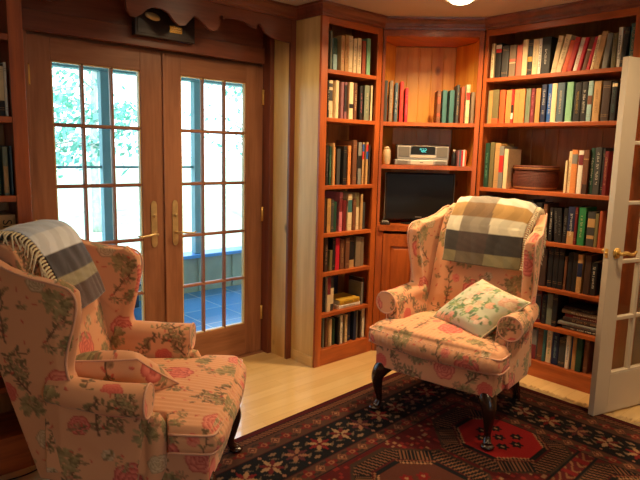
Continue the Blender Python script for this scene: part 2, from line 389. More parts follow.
bc = bookcase_x('bookcase', 'narrow built-in cherry bookcase beside the glass doors', 2.54, 3.110, 2.825, 3.12, [ZM[k] for k in 'ABCDEFG'], 2.598, 3.060, 2.385, (2.82, 2.97, 0), 'palepine_z')
q = MB(); q.box((2.532-2.82, 2.845-2.97, .0), (2.5395-2.82, 3.07-2.97, .075), M['palepine_y'], bev=.002); q.build('baseboard', bc)
bookcase_x('bookcase', 'tall built-in bookcase left of the glass doors, half cut off by the frame', -.35, .762, 2.72, 3.02, [ZL[k] for k in 'ABCDEFG'], -.29, .704, 2.385, (.2, 2.87, 0), 'darkcherry_z')
# little black box and speaker in its lower opening
# wide bookcase along the right wall
tR = thing('bookcase', 'wide built-in bookcase along the right wall behind the white door', 'bookcase', (3.76, 1.81, 0))
def BR(n, a, b, m, bev=.002):
    q = MB(); q.box((a[0]-3.76, a[1]-1.81, a[2]), (b[0]-3.76, b[1]-1.81, b[2]), m, bev=bev); return q.build(n, tR)
BR('side_panel', (3.625, 1.302, 0), (3.95, 1.322, 2.385), M['cherry_z']); BR('side_panel', (3.625, 2.309, 0), (3.95, 2.329, 2.385), M['cherry_z'])
BR('face_stile', (3.605, 1.302, 0), (3.624, 1.36, 2.385), M['cherry_z']); BR('face_stile', (3.605, 2.303, 0), (3.624, 2.329, 2.385), M['cherry_z'])
BR('top_rail', (3.605, 1.36, 2.275), (3.624, 2.303, 2.385), M['cherry_y']); BR('base_rail', (3.605, 1.36, 0), (3.624, 2.303, .110), M['cherry_y'])
BR('top_panel', (3.625, 1.322, 2.365), (3.935, 2.309, 2.385), M['cherry_y'])
for k in 'ABCDEF': BR('shelf', (3.606, 1.3605, ZS[k]-.026), (3.935, 2.3025, ZS[k]), M['cherry_y'])
BR('shelf', (3.6245, 1.323, ZS['G']-.024), (3.935, 2.308, ZS['G']), M['cherry_y'])
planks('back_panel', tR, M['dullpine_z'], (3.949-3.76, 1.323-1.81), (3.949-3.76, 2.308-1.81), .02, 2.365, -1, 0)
# corner cabinet: face on the 45 degree diagonal from A to B
A_ = Vector((3.112, 2.825, 0)); B_ = Vector((3.605, 2.332, 0)); dd = (B_-A_).normalized(); nn = Vector((.70711, .70711, 0)); LW = (B_-A_).length
CLOC = (A_+B_)/2+nn*.2
def FD(s, t, z): p = A_+dd*s+nn*t-CLOC; return (p.x, p.y, z)   # s along the face, t depth
tC = thing('corner_cabinet', 'diagonal cherry corner cabinet with open media shelves over panelled doors', 'cabinet', tuple(CLOC))
def BC(n, s0, t0, z0, s1, t1, z1, m, parent=tC):
    q = MB(); q.prism([(s0, t0), (s1, t0), (s1, t1), (s0, t1)], z0, z1, m, lambda a, b, h: FD(a, b, h)); return q.build(n, parent)
def PC(n, poly, z0, z1, m):
    q = MB(); q.prism(poly, z0, z1, m, lambda a, b, h: FD(a, b, h)); return q.build(n, tC)
sw = .022
BC('face_stile', .003, .002, 0, sw, .020, 2.384, M['cherry_z']); BC('face_stile', LW-sw-.012, .002, 0, LW-.003, .020, 2.384, M['cherry_z'])
BC('top_rail', sw, .002, 2.272, LW-sw-.012, .020, 2.384, M['cherry_x'])
trap = [(.023, .022), (LW-.023, .022), (LW-.023, .20), (LW-.122, .41), (.122, .41), (.023, .20)]
PC('soffit', trap, 2.272, 2.292, M['cherry_x'])
for z, nme, th in ((1.69, 'shelf', .026), (1.388, 'shelf', .028), (.953, 'counter', .04)):
    PC(nme, [(sw, .003 if nme == 'shelf' else -.012), (LW-sw-.012, .003 if nme == 'shelf' else -.012), (LW-sw-.012, .022)]+trap[1:]+[trap[0], (sw, .022)], z-th, z, M['cherry_x'])
for m_ in (lambda s: s, lambda s: LW-s): PC('side_panel', [(m_(.008), .022), (m_(.0225), .022), (m_(.0225), .205), (m_(.121), .41), (m_(.105), .415), (m_(.008), .21)], 0, 2.27, M['pine_z'])
pa, pb = FD(.12, .43, 0), FD(LW-.12, .43, 0)
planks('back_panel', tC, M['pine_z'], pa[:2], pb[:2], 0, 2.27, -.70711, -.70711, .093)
BC('base_rail', sw, .004, 0, LW-sw-.012, .022, .11, M['darkcherry_x'])
BC('centre_stile', LW/2-.03, .004, .11, LW/2+.02, .022, .912, M['darkcherry_z'])
for s0, s1, kx in ((.055, LW/2-.032, 1), (LW/2+.022, LW-.066, -1)):
    q = MB()
    q.prism([(s0, .12), (s0+.055, .12), (s0+.055, .89), (s0, .89)], -.006, .018, M['cherry_z'], lambda a, b, h: FD(a, h, b))
    q.prism([(s1-.055, .12), (s1, .12), (s1, .89), (s1-.055, .89)], -.006, .018, M['cherry_z'], lambda a, b, h: FD(a, h, b))
    q.prism([(s0+.055, .12), (s1-.055, .12), (s1-.055, .19), (s0+.055, .19)], -.006, .018, M['cherry_x'], lambda a, b, h: FD(a, h, b))
    q.prism([(s0+.055, .80), (s1-.055, .80), (s1-.055, .89), (s0+.055, .89)], -.006, .018, M['cherry_x'], lambda a, b, h: FD(a, h, b))
    d = q.build('cabinet_door', tC)
    q = MB(); vs = []; a0, a1, b0, b1 = s0+.057, s1-.057, .192, .798; i = .025
    vs = [FD(a0, .008, b0), FD(a1, .008, b0), FD(a1, .008, b1), FD(a0, .008, b1), FD(a0+i, -.001, b0+i), FD(a1-i, -.001, b0+i), FD(a1-i, -.001, b1-i), FD(a0+i, -.001, b1-i)]
    q.add(vs, [[0, 1, 5, 4], [1, 2, 6, 5], [2, 3, 7, 6], [3, 0, 4, 7], [4, 5, 6, 7]], M['cherry_z']); q.build('raised_panel', d)
    q = MB(); ks = s1-.028 if kx > 0 else s0+.028
    q.lathe([(.004, 0), (.005, .008), (.012, .014), (.013, .02), (.008, .025), (.001, .026)], M['agedbrass'], n=14)
    k = q.build('knob', d); k.location = FD(ks, -.006, .62); k.rotation_euler = (PI/2, 0, -PI/4)
BC('face_stile', sw, .004, .11, .053, .022, .912, M['cherry_z']); BC('face_stile', LW-.064, .004, .11, LW-sw-.012, .022, .912, M['cherry_z'])

# ------------------------------------------------------------------ books
BC_ = {'black': (26, 24, 24), 'charcoal': (62, 62, 60), 'grey': (128, 126, 118), 'taupe': (132, 112, 88), 'salmon': (206, 104, 78), 'cream': (226, 202, 156),
       'yellow': (206, 160, 50), 'white': (232, 224, 206), 'orange': (214, 92, 44), 'red': (190, 44, 38), 'crimson': (196, 30, 48), 'brown': (112, 68, 44),
       'tan': (186, 146, 94), 'olive': (112, 102, 64), 'teal': (58, 104, 102), 'green': (44, 128, 74), 'ochre': (184, 138, 78), 'apricot': (220, 138, 74),
       'maroon': (118, 38, 42), 'navy': (26, 38, 74), 'blue': (30, 84, 158), 'slate': (74, 94, 106), 'mint': (126, 178, 138), 'paleblue': (150, 184, 182),
       'darkbrown': (62, 42, 32), 'darkgreen': (30, 66, 48), 'darkred': (106, 26, 28), 'rust': (158, 74, 44), 'greygreen': (118, 126, 104), 'mauve': (140, 88, 92), 'pink': (214, 120, 130)}
CN = {'apricot': 'pale orange', 'paleblue': 'pale blue', 'darkbrown': 'dark brown', 'darkgreen': 'dark green', 'darkred': 'dark red', 'greygreen': 'grey-green', 'mint': 'light green', 'slate': 'slate-blue'}
BM = {}
def bmat(c):
    if c not in BM: BM[c] = mat_plain('book_cloth_'+c, BC_[c], .55, 0, .07, 60, .1)
    return BM[c]
BOOKS = '''R|A|2.2851|0.0258|0.232|0.008|cream|marks:black
R|A|2.244|0.0456|0.231|0.006|black|band:white:.84:.95 band:red:.73:.83
R|A|2.1893|0.0518|0.209|0.012|charcoal|
R|A|2.1319|0.0484|0.206|0.003|taupe|band:salmon:.48:.56 band:cream:.42:.45
R|A|2.0848|0.0408|0.201|0.028|salmon|
R|A|2.0404|0.0374|0.228|0.044|cream|
R|A|2.0071|0.0329|0.225|0.004|black|band:yellow:.38:.52
R|A|1.9679|0.0381|0.223|0.012|cream|marks:grey
R|A|1.9386|0.0227|0.222|-0.016|white|marks:black
R|A|1.8975|0.061|0.228|-0.025|black|marks:white
R|A|1.8466|0.0336|0.227|-0.16|cream|
R|A|1.8143|0.0363|0.229|-0.225|cream|marks:brown
R|A|1.7747|0.0322|0.192|-0.23|orange|
R|A|1.7397|0.0309|0.204|-0.21|red|
R|A|1.7065|0.0261|0.199|-0.213|white|marks:pink
R|A|1.6781|0.0224|0.197|-0.207|crimson|
R|A|1.6509|0.0293|0.194|-0.211|brown|band:cream:.6:.64
R|A|1.6266|0.0202|0.195|-0.212|crimson|
R|A|1.5991|0.0188|0.198|-0.168|cream|marks:brown
R|A|1.5707|0.0338|0.216|-0.166|tan|
R|A|1.5259|0.0308|0.201|-0.097|grey|
R|A|1.4911|0.026|0.197|-0.055|olive|marks:grey
R|A|1.4584|0.0249|0.229|-0.035|white|marks:black
R|A|1.4332|0.0269|0.224|-0.073|black|
R|A|1.3767|0.0287|0.239|0.027|teal|marks:cream
R|B|2.306|0.0164|0.224|0.003|greygreen|
R|B|2.2861|0.0262|0.225|-0.008|ochre|
R|B|2.2415|0.0511|0.227|0.024|olive|band:orange:.0:.14
R|B|2.1921|0.0411|0.224|0.015|orange|
R|B|2.1432|0.0432|0.221|0.012|apricot|
R|B|2.1094|0.0181|0.221|0.029|red|band:black:.3:.55 band:white:.12:.3
R|B|2.0803|0.0376|0.221|0.016|apricot|
R|B|2.0406|0.0407|0.221|0.022|apricot|
R|B|2.0015|0.0338|0.221|0.023|greygreen|marks:green
R|B|1.9687|0.0281|0.22|0.017|maroon|marks:pink
R|B|1.9345|0.0338|0.219|0.018|ochre|
R|B|1.8888|0.032|0.239|0.042|navy|marks:white
R|B|1.8548|0.0311|0.241|0.035|blue|marks:white
R|B|1.8213|0.0348|0.242|0.002|cream|
R|B|1.7757|0.0463|0.242|0.023|slate|marks:cream
R|B|1.7248|0.0432|0.245|0.024|mint|
R|B|1.6734|0.0419|0.237|0.045|black|marks:yellow
R|B|1.6305|0.0355|0.239|0.034|black|marks:white
R|B|1.593|0.0294|0.241|0.018|paleblue|band:brown:.42:.64
R|B|1.5529|0.0428|0.237|0.034|tan|marks:brown
R|B|1.4968|0.0471|0.233|0.041|darkbrown|
R|B|1.4536|0.0321|0.226|0.026|black|marks:teal band:cream:.88:.96
R|C|2.2783|0.0356|0.309|0.003|darkgreen|marks:mint
R|C|2.2431|0.0347|0.315|-0.001|olive|
R|C|2.1996|0.0443|0.309|-0.024|tan|
R|C|2.1595|0.035|0.288|-0.032|grey|band:red:.38:.78
R|C|2.1234|0.0308|0.27|-0.051|cream|
R|C|1.6997|0.017|0.203|0.066|cream|
R|C|1.6815|0.0229|0.262|0.033|cream|marks:tan
R|C|1.6506|0.0373|0.27|0.035|apricot|band:grey:.68:.9
R|C|1.6118|0.0312|0.267|0.042|white|band:maroon:.66:.9
R|C|1.5782|0.0335|0.271|0.026|brown|band:tan:.78:.8 band:darkbrown:.0:.22
R|C|1.5477|0.0285|0.283|0.006|darkgreen|marks:white
R|C|1.5117|0.0403|0.287|0.0|charcoal|marks:white
R|C|1.479|0.0159|0.28|0.012|black|
R|C|1.4575|0.023|0.265|0.003|darkred|marks:tan
R|D|2.2911|0.0226|0.257|0.075|black|
R|D|2.2639|0.0264|0.25|0.072|darkgreen|marks:grey
R|D|2.2294|0.0341|0.248|0.073|charcoal|
R|D|1.9079|0.0527|0.259|0.074|black|marks:blue
R|D|1.858|0.0411|0.247|0.053|black|
R|D|1.8173|0.0271|0.243|0.021|brown|
R|D|1.7721|0.0246|0.221|0.064|black|marks:white
R|D|1.7436|0.0264|0.22|0.078|black|marks:grey
R|D|1.7151|0.0278|0.222|0.075|black|marks:grey
R|D|1.6861|0.0283|0.225|0.069|black|marks:grey
R|D|1.648|0.0459|0.239|0.033|navy|band:tan:.0:.34 marks:white
R|D|1.614|0.0175|0.236|0.037|darkred|
R|D|1.5755|0.0473|0.24|0.008|green|marks:cream
R|D|1.5189|0.0482|0.217|0.04|charcoal|band:tan:.55:.8 band:tan:.22:.32
R|D|1.4813|0.0203|0.209|0.025|olive|
R|D|1.4575|0.0186|0.227|0.006|rust|
R|E|1.8396|0.0374|0.242|0.003|brown|
R|E|1.799|0.0411|0.247|0.0|darkbrown|
R|E|1.7533|0.032|0.265|0.031|black|
R|E|1.7169|0.034|0.27|0.043|black|
R|E|1.6811|0.0335|0.271|0.044|black|
R|E|1.6531|0.0184|0.219|0.023|brown|
R|E|1.6239|0.03|0.251|0.041|black|
R|E|1.5905|0.0324|0.255|0.045|black|
R|E|1.5575|0.0327|0.247|0.023|tan|band:navy:.42:.78
R|E|1.5097|0.0406|0.248|0.032|darkbrown|
R|E|1.4705|0.0365|0.211|0.007|black|marks:white
R|F|1.905|0.0215|0.204|0.031|black|
R|F|1.876|0.0351|0.219|-0.003|black|marks:white
R|F|1.8172|0.0428|0.217|0.018|darkred|band:charcoal:.1:.9
R|F|1.7728|0.0313|0.196|0.015|black|marks:olive
R|F|1.7365|0.0435|0.209|-0.02|greygreen|
R|F|1.6956|0.0349|0.215|-0.028|black|
R|G|1.8972|0.036|0.149|-0.028|darkbrown|
R|G|1.8597|0.0312|0.189|-0.008|white|marks:grey
R|G|1.8179|0.0367|0.203|0.019|grey|band:maroon:.0:.5
R|G|1.7778|0.0386|0.219|0.013|brown|
R|G|1.7497|0.0186|0.217|-0.01|teal|
R|G|1.7184|0.0378|0.224|0.004|cream|marks:green
R|G|1.6722|0.0462|0.22|0.014|navy|marks:paleblue
R|G|1.6231|0.0462|0.198|-0.006|charcoal|
R|G|1.5853|0.0261|0.22|-0.047|white|marks:blue
R|G|1.5671|0.0077|0.225|-0.043|blue|
R|G|1.549|0.0266|0.226|-0.063|tan|
R|G|1.5133|0.0372|0.22|-0.057|darkgreen|
R|G|1.4738|0.0292|0.225|-0.039|brown|
C|B|0.0348|0.0334|0.287|-0.018|charcoal|
C|B|0.0726|0.0358|0.286|-0.019|taupe|marks:cream
C|B|0.1098|0.0321|0.271|-0.005|slate|marks:white
C|B|0.1463|0.0345|0.28|0.005|red|marks:salmon
C|B|0.1829|0.0309|0.237|0.002|crimson|marks:pink
C|B|0.4104|0.0379|0.223|-0.019|brown|band:rust:.6:.8 band:rust:.2:.3
C|B|0.4527|0.0439|0.227|-0.011|teal|
C|B|0.501|0.0463|0.227|-0.018|teal|
C|B|0.5415|0.027|0.263|-0.025|charcoal|marks:tan
C|B|0.5771|0.0348|0.252|-0.032|rust|
C|B|0.6144|0.0371|0.268|-0.022|cream|band:red:.6:.8
C|B|0.6505|0.0312|0.218|-0.014|taupe|
M|A|2.6578|0.0188|0.245|-0.014|greygreen|
M|A|2.6932|0.0359|0.204|-0.028|paleblue|band:darkgreen:.5:1
M|A|2.7514|0.0326|0.228|-0.024|tan|marks:red
M|A|2.7956|0.0343|0.24|-0.012|ochre|marks:brown
M|A|2.8392|0.0377|0.24|-0.021|cream|
M|A|2.8769|0.0311|0.226|-0.015|cream|marks:grey
M|A|2.9163|0.0393|0.235|-0.026|cream|marks:black
M|A|2.9586|0.0338|0.223|-0.021|rust|
M|A|2.9985|0.0367|0.243|-0.02|mint|
M|B|2.6364|0.0189|0.234|-0.035|black|marks:white
M|B|2.6726|0.0478|0.242|-0.016|cream|band:charcoal:.46:.74 band:charcoal:.82:.92
M|B|2.7194|0.0401|0.244|-0.016|cream|
M|B|2.7629|0.0371|0.238|-0.032|mauve|
M|B|2.8005|0.0329|0.24|-0.033|mauve|band:black:.2:.92
M|B|2.8501|0.055|0.244|-0.026|cream|band:black:.3:.42
M|B|2.9048|0.0445|0.246|-0.016|brown|marks:cream
M|B|2.9492|0.0408|0.229|-0.007|black|marks:pink
M|B|3.0097|0.0706|0.239|-0.021|greygreen|marks:cream
M|B|3.0607|0.0237|0.243|-0.01|cream|
M|C|2.6425|0.0294|0.262|-0.026|black|marks:grey
M|C|2.6739|0.028|0.259|-0.03|darkgreen|marks:mint
M|C|2.7017|0.0213|0.28|-0.032|tan|
M|C|2.7244|0.0221|0.256|-0.03|apricot|
M|C|2.7633|0.0448|0.243|-0.031|charcoal|
M|C|2.8129|0.0461|0.262|-0.031|black|
M|C|2.8628|0.0408|0.267|-0.038|apricot|marks:brown
M|C|2.9147|0.0557|0.305|-0.027|brown|
M|C|2.9694|0.0467|0.292|-0.028|grey|band:black:.38:.68
M|C|3.0102|0.0281|0.293|-0.034|tan|band:blue:.78:.95 band:red:.6:.78
M|C|3.0406|0.031|0.294|-0.031|tan|band:red:.78:.95 band:blue:.6:.78
M|C|3.0739|0.0215|0.277|-0.029|darkbrown|
M|D|2.6428|0.0166|0.242|-0.027|darkbrown|
M|D|2.6712|0.0347|0.232|-0.031|ochre|marks:brown
M|D|2.7044|0.0263|0.223|-0.035|charcoal|
M|D|2.7339|0.029|0.209|-0.036|darkgreen|
M|D|2.7914|0.0295|0.271|-0.026|pink|band:maroon:.5:.86
M|D|2.8267|0.0335|0.214|-0.023|darkred|
M|D|2.8735|0.042|0.256|-0.025|cream|band:teal:.5:.84
M|D|2.9135|0.0313|0.219|-0.029|brown|
M|D|2.9502|0.0342|0.262|-0.034|cream|band:olive:.62:1
M|D|2.9822|0.0224|0.252|-0.037|tan|
M|D|3.0119|0.0317|0.193|-0.034|charcoal|
M|E|2.6556|0.0314|0.239|-0.03|darkbrown|marks:tan
M|E|2.7002|0.026|0.144|-0.028|olive|
M|E|2.7299|0.0274|0.228|-0.033|black|
M|E|2.7654|0.0386|0.225|-0.034|crimson|
M|E|2.808|0.0385|0.213|-0.033|brown|marks:tan
M|E|2.8524|0.0403|0.223|-0.035|brown|
M|E|2.9051|0.0492|0.223|-0.04|black|band:tan:.0:.25
M|E|2.9652|0.0534|0.218|-0.039|taupe|
M|E|3.0125|0.0326|0.21|-0.044|taupe|
M|F|2.6526|0.0293|0.25|-0.025|black|
M|F|2.6863|0.0332|0.245|-0.026|cream|band:maroon:.5:1
M|F|2.724|0.0348|0.245|-0.027|charcoal|band:cream:.2:.66
M|F|3.0177|0.0192|0.165|-0.038|grey|
M|F|3.0429|0.0226|0.19|-0.037|darkbrown|
M|G|2.6555|0.0178|0.223|-0.029|greygreen|
M|G|2.6775|0.0209|0.21|-0.032|brown|
M|G|2.699|0.0192|0.192|-0.03|tan|
M|G|2.7238|0.0273|0.197|-0.034|cream|
M|G|2.7567|0.0331|0.196|-0.032|darkgreen|
M|G|2.7894|0.0248|0.199|-0.033|black|
M|G|2.8199|0.0312|0.207|-0.035|white|marks:black
M|G|2.8443|0.012|0.199|-0.039|black|
M|G|2.8697|0.033|0.203|-0.037|cream|marks:maroon
M|G|2.9106|0.0405|0.22|-0.036|navy|
M|G|2.9553|0.043|0.217|-0.041|navy|
M|G|2.9946|0.0218|0.22|-0.045|grey|
M|G|3.0172|0.02|0.206|-0.043|darkbrown|
M|G|3.0486|0.0383|0.237|-0.042|white|
L|B|0.598|0.044|0.224|0.057|black|
L|B|0.6369|0.0262|0.22|0.055|cream|marks:black
L|B|0.671|0.0362|0.216|0.045|black|band:cream:.3:.95
L|B|0.6946|0.0106|0.223|0.051|white|
L|C|0.6072|0.0339|0.208|0.056|tan|
L|C|0.6435|0.0307|0.209|0.054|darkgreen|
L|C|0.6766|0.0289|0.206|0.031|greygreen|band:tan:.05:.6
L|C|0.6993|0.0099|0.21|0.023|slate|'''
CASE = {'R': ('wide bookcase', 'ABCDEFG', ZS), 'M': ('narrow bookcase', 'ABCDEFG', ZM), 'C': ('corner cabinet', 'BXY', ZS), 'L': ('left bookcase', 'ABCDEFG', ZL)}
ORD = ['first', 'second', 'third', 'fourth', 'fifth', 'sixth', 'seventh', 'eighth', 'ninth', 'tenth', 'eleventh', 'twelfth', 'thirteenth', 'fourteenth', 'fifteenth', 'sixteenth', 'seventeenth', 'eighteenth', 'nineteenth', 'twentieth', 'twenty-first', 'twenty-second', 'twenty-third', 'twenty-fourth', 'twenty-fifth']
SHN = {'A': 'top shelf', 'B': 'second shelf', 'C': 'third shelf', 'D': 'fourth shelf', 'E': 'fifth shelf', 'F': 'sixth shelf', 'G': 'bottom shelf'}
rnd = random.Random(3)
def book_mesh(th, h, dep, col, extra, name='book'):
    """closed book: spine faces -Y, thickness along X, base at z=0"""
    mb = MB(); m = bmat(col); b = .0022 if th > .014 else .0014
    mb.box((-th/2, .003, 0), (-th/2+b, dep, h), m); mb.box((th/2-b, .003, 0), (th/2, dep, h), m)
    # rounded spine with horizontal zones
    zones = [(0., 1., col)]; marks = None
    for e in extra.split():
        p = e.split(':')
        if p[0] == 'band':
            a0, a1 = float(p[2]), float(p[3]); nz = []
            for z0, z1, c in zones:
                if a1 <= z0 or a0 >= z1: nz.append((z0, z1, c)); continue
                if a0 > z0: nz.append((z0, a0, c))
                if a1 < z1: nz.append((a1, z1, c))
            nz.append((a0, a1, p[1])); zones = sorted(nz)
        else: marks = p[1]
    arc = [(-th/2, .004), (-th/2+.0015, .0014), (-th*.25, .0003), (0, 0), (th*.25, .0003), (th/2-.0015, .0014), (th/2, .004)]
    for z0, z1, c in zones:
        mm = bmat(c); n = len(arc)
        vs = [(x, y, z0*h) for x, y in arc]+[(x, y, z1*h) for x, y in arc]
        mb.add(vs, [[i, i+1, i+1+n, i+n] for i in range(n-1)], mm)
    mb.add([(x, y, h) for x, y in arc]+[(x, y, 0) for x, y in arc], [list(range(7)), list(range(13, 6, -1))], m)
    if marks:     # stamped title down the spine: short strokes
        mm = bmat(marks); z = h*.22; top = h*(.78 if rnd.random() < .5 else .88); w = min(th*.34, .011)
        while z < top:
            l = rnd.uniform(.003, .008); ww = w*rnd.uniform(.6, 1)
            if rnd.random() > .18:
                for sgn in (-1, 1):
                    if rnd.random() < .75: mb.box((sgn*ww*.5-.0009, -.0006, z), (sgn*ww*.5+.0009, .0012, z+l), mm)
                mb.box((-ww*.5, -.0006, z), (ww*.5, .0012, z+.0016), mm)
            z += l+.0035
    else:
        if rnd.random() < .45:
            c2 = 'tan' if col in ('black', 'charcoal', 'navy', 'darkgreen', 'darkred', 'maroon', 'brown', 'darkbrown', 'teal') else 'taupe'
            for zz in (.12, .16, .84, .88): mb.box((-th*.42, -.0005, h*zz), (th*.42, .001, h*zz+.0013), bmat(c2))
    return mb, b
def add_book(th, h, dep, col, extra, M4, label, grp):
    mb, b = book_mesh(th, h, dep, col, extra); o = mb.build('book'); o.matrix_world = M4
    tag(o, label, 'book', grp)
    p = MB(); p.box((-th/2+b, .0045, .003), (th/2-b, dep-.004, h-.003), M['paper']); po = p.build('page_block', o)
    return o
rows = {}
for ln in BOOKS.strip().splitlines():
    c = ln.split('|'); rows.setdefault(c[0]+c[1], []).append((float(c[2]), float(c[3]), float(c[4]), float(c[5]), c[6], c[7]))
seen = set()
for key, lst in rows.items():
    fam, sh = key; case, order, zt = CASE[fam]; z = zt[sh] if sh in zt else 1.69
    pf = math.cos
    sg = -1 if fam == 'R' else 1
    items = [(sg*s, th*.97, h, sg*ln_ if abs(ln_) > .07 else 0., c, e) for s, th, h, ln_, c, e in lst]
    items.sort(key=lambda t: t[0]+t[3]*t[2]/2)
    pl, ph, php = -1e9, -1e9, 0
    N_ = len(items)
    lim = {'R': (-2.3025, -1.3605), 'M': (2.5985, 3.0595), 'L': (.3, .7035), 'C': (.0235, .6615)}[fam]
    def lay(items):
        pl, php, ph_h = lim[0], 0, 0; out = []
        for i, (s, th, h, le, c, e) in enumerate(items):
            w = th/math.cos(math.atan(le)); b0 = max(s-w/2, pl+.0006)
            if le or php: b0 = max(b0, pl+php*(min(h, ph_h) if i else h)+.0006-le*(min(h, ph_h) if i else h))
            out.append(b0); pl, php, ph_h = b0+w, le, h
        return out, pl+max(0, php)*ph_h
    fac = 1.
    while lay([(s, th*fac, h, le, c, e) for s, th, h, le, c, e in items])[1] > lim[1]-.001 and fac > .7: fac -= .01
    items = [(s, th*fac, h, le, c, e) for s, th, h, le, c, e in items]; pos = lay(items)[0]
    if pos[-1]+items[-1][1] > lim[1]: 
        d_ = pos[-1]+items[-1][1]+.001-lim[1]; pos = [max(lim[0]+.0005, p_-d_*(k_+1)/len(pos)) for k_, p_ in enumerate(pos)]
    for i, (s, th, h, le, c, e) in enumerate(items):
        ang = math.atan(le); w = th/math.cos(ang); mid = s if le else s+(0.0)
        b0 = pos[i]
        # placing the spine foot
        cx = b0+w/2; pl = b0+w; php = le; ph_h = h
        lift = th/2*abs(math.sin(ang))+.0008; dep = min(.245, .135+.28*(h-.15)+rnd.uniform(-.01, .01)); inset = rnd.uniform(-.008, .012)
        if fam == 'R': base = Vector((3.635+inset, -cx, z)); rz = -PI/2
        elif fam == 'M': base = Vector((cx, 2.855+inset, z)); rz = 0.
        elif fam == 'L': base = Vector((cx, 2.755, z)); rz = 0.; dep = .19
        else: dep = min(dep, .155); base = A_+dd*cx+nn*(.035+inset); base.z = z; rz = -PI/4
        M4 = Matrix.Translation(base+Vector((0, 0, lift))) @ Matrix.Rotation(rz, 4, 'Z') @ Matrix.Rotation(ang, 4, 'Y')
        cn = lambda q_: CN.get(q_, q_)
        det = ''
        es = e.split()
        if es:
            p = es[0].split(':')[1]; det = ' with '+cn(p)+(' band' if es[0].startswith('band') else ' lettering')
        if i == 0: nb = 'left of the '+cn(items[1][4])+' one' if N_ > 1 else ''
        elif i == N_-1: nb = 'right of the '+cn(items[i-1][4])+' one'
        else: nb = 'between '+cn(items[i-1][4])+' and '+cn(items[i+1][4])
        shn = SHN[sh] if fam != 'C' else 'top shelf'
        lab = f"{'leaning ' if le else ''}{cn(c)} book{det} {nb}, {shn} of {case}"
        if lab in seen or len(lab.split()) > 16: lab = f"{cn(c)} book{det}, {ORD[i]} from the left, {shn} of {case}"
        if len(lab.split()) > 16: lab = f"{cn(c)} book, {ORD[i]} from the left, {shn} of {case}"
        seen.add(lab)
        add_book(th, h, dep, c, e, M4, lab, f'books on the {shn} of the {case}')
# books lying flat
def flat(th, w, dep, col, extra, base, rz, label, grp):
    # lie on the front cover, spine towards the room
    M4 = Matrix.Translation(Vector(base)) @ Matrix.Rotation(rz, 4, 'Z') @ Matrix.Translation(Vector((-w/2, 0, th/2))) @ Matrix.Rotation(PI/2, 4, 'Y')
    return add_book(th, w, dep, col, extra, M4, label, grp)
z = ZS['F']+.001
for th, w, col, ex, dx, lab in ((.022, .26, 'charcoal', 'marks:white', 0, 'charcoal book at the very bottom of the flat stack in the wide bookcase'), (.024, .30, 'grey', 'marks:black', .01, 'thick grey book second from the bottom of the flat stack in the wide bookcase'),
                                (.030, .28, 'darkbrown', 'marks:tan', -.01, 'thick dark brown book in the middle of the flat stack, wide bookcase'), (.022, .25, 'maroon', 'marks:cream', -.006, 'maroon book lying second from the top of the flat stack, wide bookcase'),
                                (.026, .28, 'taupe', 'marks:white', 0.0, 'taupe book lying on top of the flat stack in the wide bookcase'), (.02, .24, 'black', 'marks:grey', .01, 'black book lying crosswise above the taupe one, flat stack of the wide bookcase')):
    flat(th, w, .20, col, ex, (3.64+rnd.uniform(0, .012), 1.512+dx, z+.0+0), -PI/2, lab, 'books stacked flat in the wide bookcase'); z += th+.0012
z = ZM['F']+.001
for th, w, col, ex, lab in ((.026, .215, 'white', 'marks:grey', 'white book lying under the yellow one in the narrow bookcase'), (.034, .20, 'yellow', 'marks:black', 'yellow book with black lettering lying on the white one, narrow bookcase')):
    flat(th, w, .17, col, ex, (2.892, 2.85, z), 0, lab, 'books lying flat in the narrow bookcase'); z += th+.0012
add_book(.03, .25, .2, 'navy', '', Matrix.Translation(Vector((2.872, 3.072, ZM['F']+.001))) @ Matrix.Rotation(PI/2, 4, 'Z') @ Matrix.Rotation(0, 4, 'X') @ Matrix.Translation(Vector((0, -.1, 0))), 'large dark navy book standing behind the yellow one, narrow bookcase', 'books lying flat in the narrow bookcase')
z = ZS['D']+.001
for th, w, col, ex, lab in ((.03, .2, 'maroon', '', 'maroon book lying flat at the bottom behind the throw, wide bookcase'), (.032, .19, 'darkred', 'band:red:.2:.8', 'dark red book lying flat on the maroon one above the plaid throw'), ):
    flat(th, w, .17, col, ex, (3.65, 2.08, z), -PI/2, lab, 'books lying flat behind the plaid throw'); z += th+.0012
# third book in the left bookcase, with printed letters on its spine
mb, b = book_mesh(.075, .25, .19, 'tan', ''); o = mb.build('book'); o.matrix_world = Matrix.Translation(Vector((.666, 2.755, ZL['D']+.001)))
tag(o, 'thick tan book with large black letters on its spine, left bookcase', 'book', 'books on the fourth shelf of the left bookcase')
p = MB(); p.box((-.035, .0045, .003), (.035, .186, .247), M['paper']); p.build('page_block', o)
cu = bpy.data.curves.new('spine_lettering', 'FONT'); cu.body = 'SRI'; cu.size = .052; cu.extrude = .0006; cu.align_x = 'CENTER'; cu.align_y = 'CENTER'
to = bpy.data.objects.new('tmp', cu); COL.objects.link(to); bpy.context.view_layer.update()
me = bpy.data.meshes.new_from_object(to.evaluated_get(bpy.context.evaluated_depsgraph_get())); bpy.data.objects.remove(to)
me.materials.clear(); me.materials.append(M['black_satin'])
lo = bpy.data.objects.new('spine_lettering', me); COL.objects.link(lo); lo.parent = o
lo.matrix_local = Matrix.Translation(Vector((.002, -.0008, .196))) @ Matrix.Rotation(PI/2, 4, 'X') @ Matrix.Rotation(-PI/2, 4, 'Z')
mb, b = book_mesh(.035, .24, .19, 'grey', ''); o = mb.build('book'); o.matrix_world = Matrix.Translation(Vector((.609, 2.755, ZL['D']+.001)))
tag(o, 'grey book left of the thick tan lettered one, left bookcase', 'book', 'books on the fourth shelf of the left bookcase')
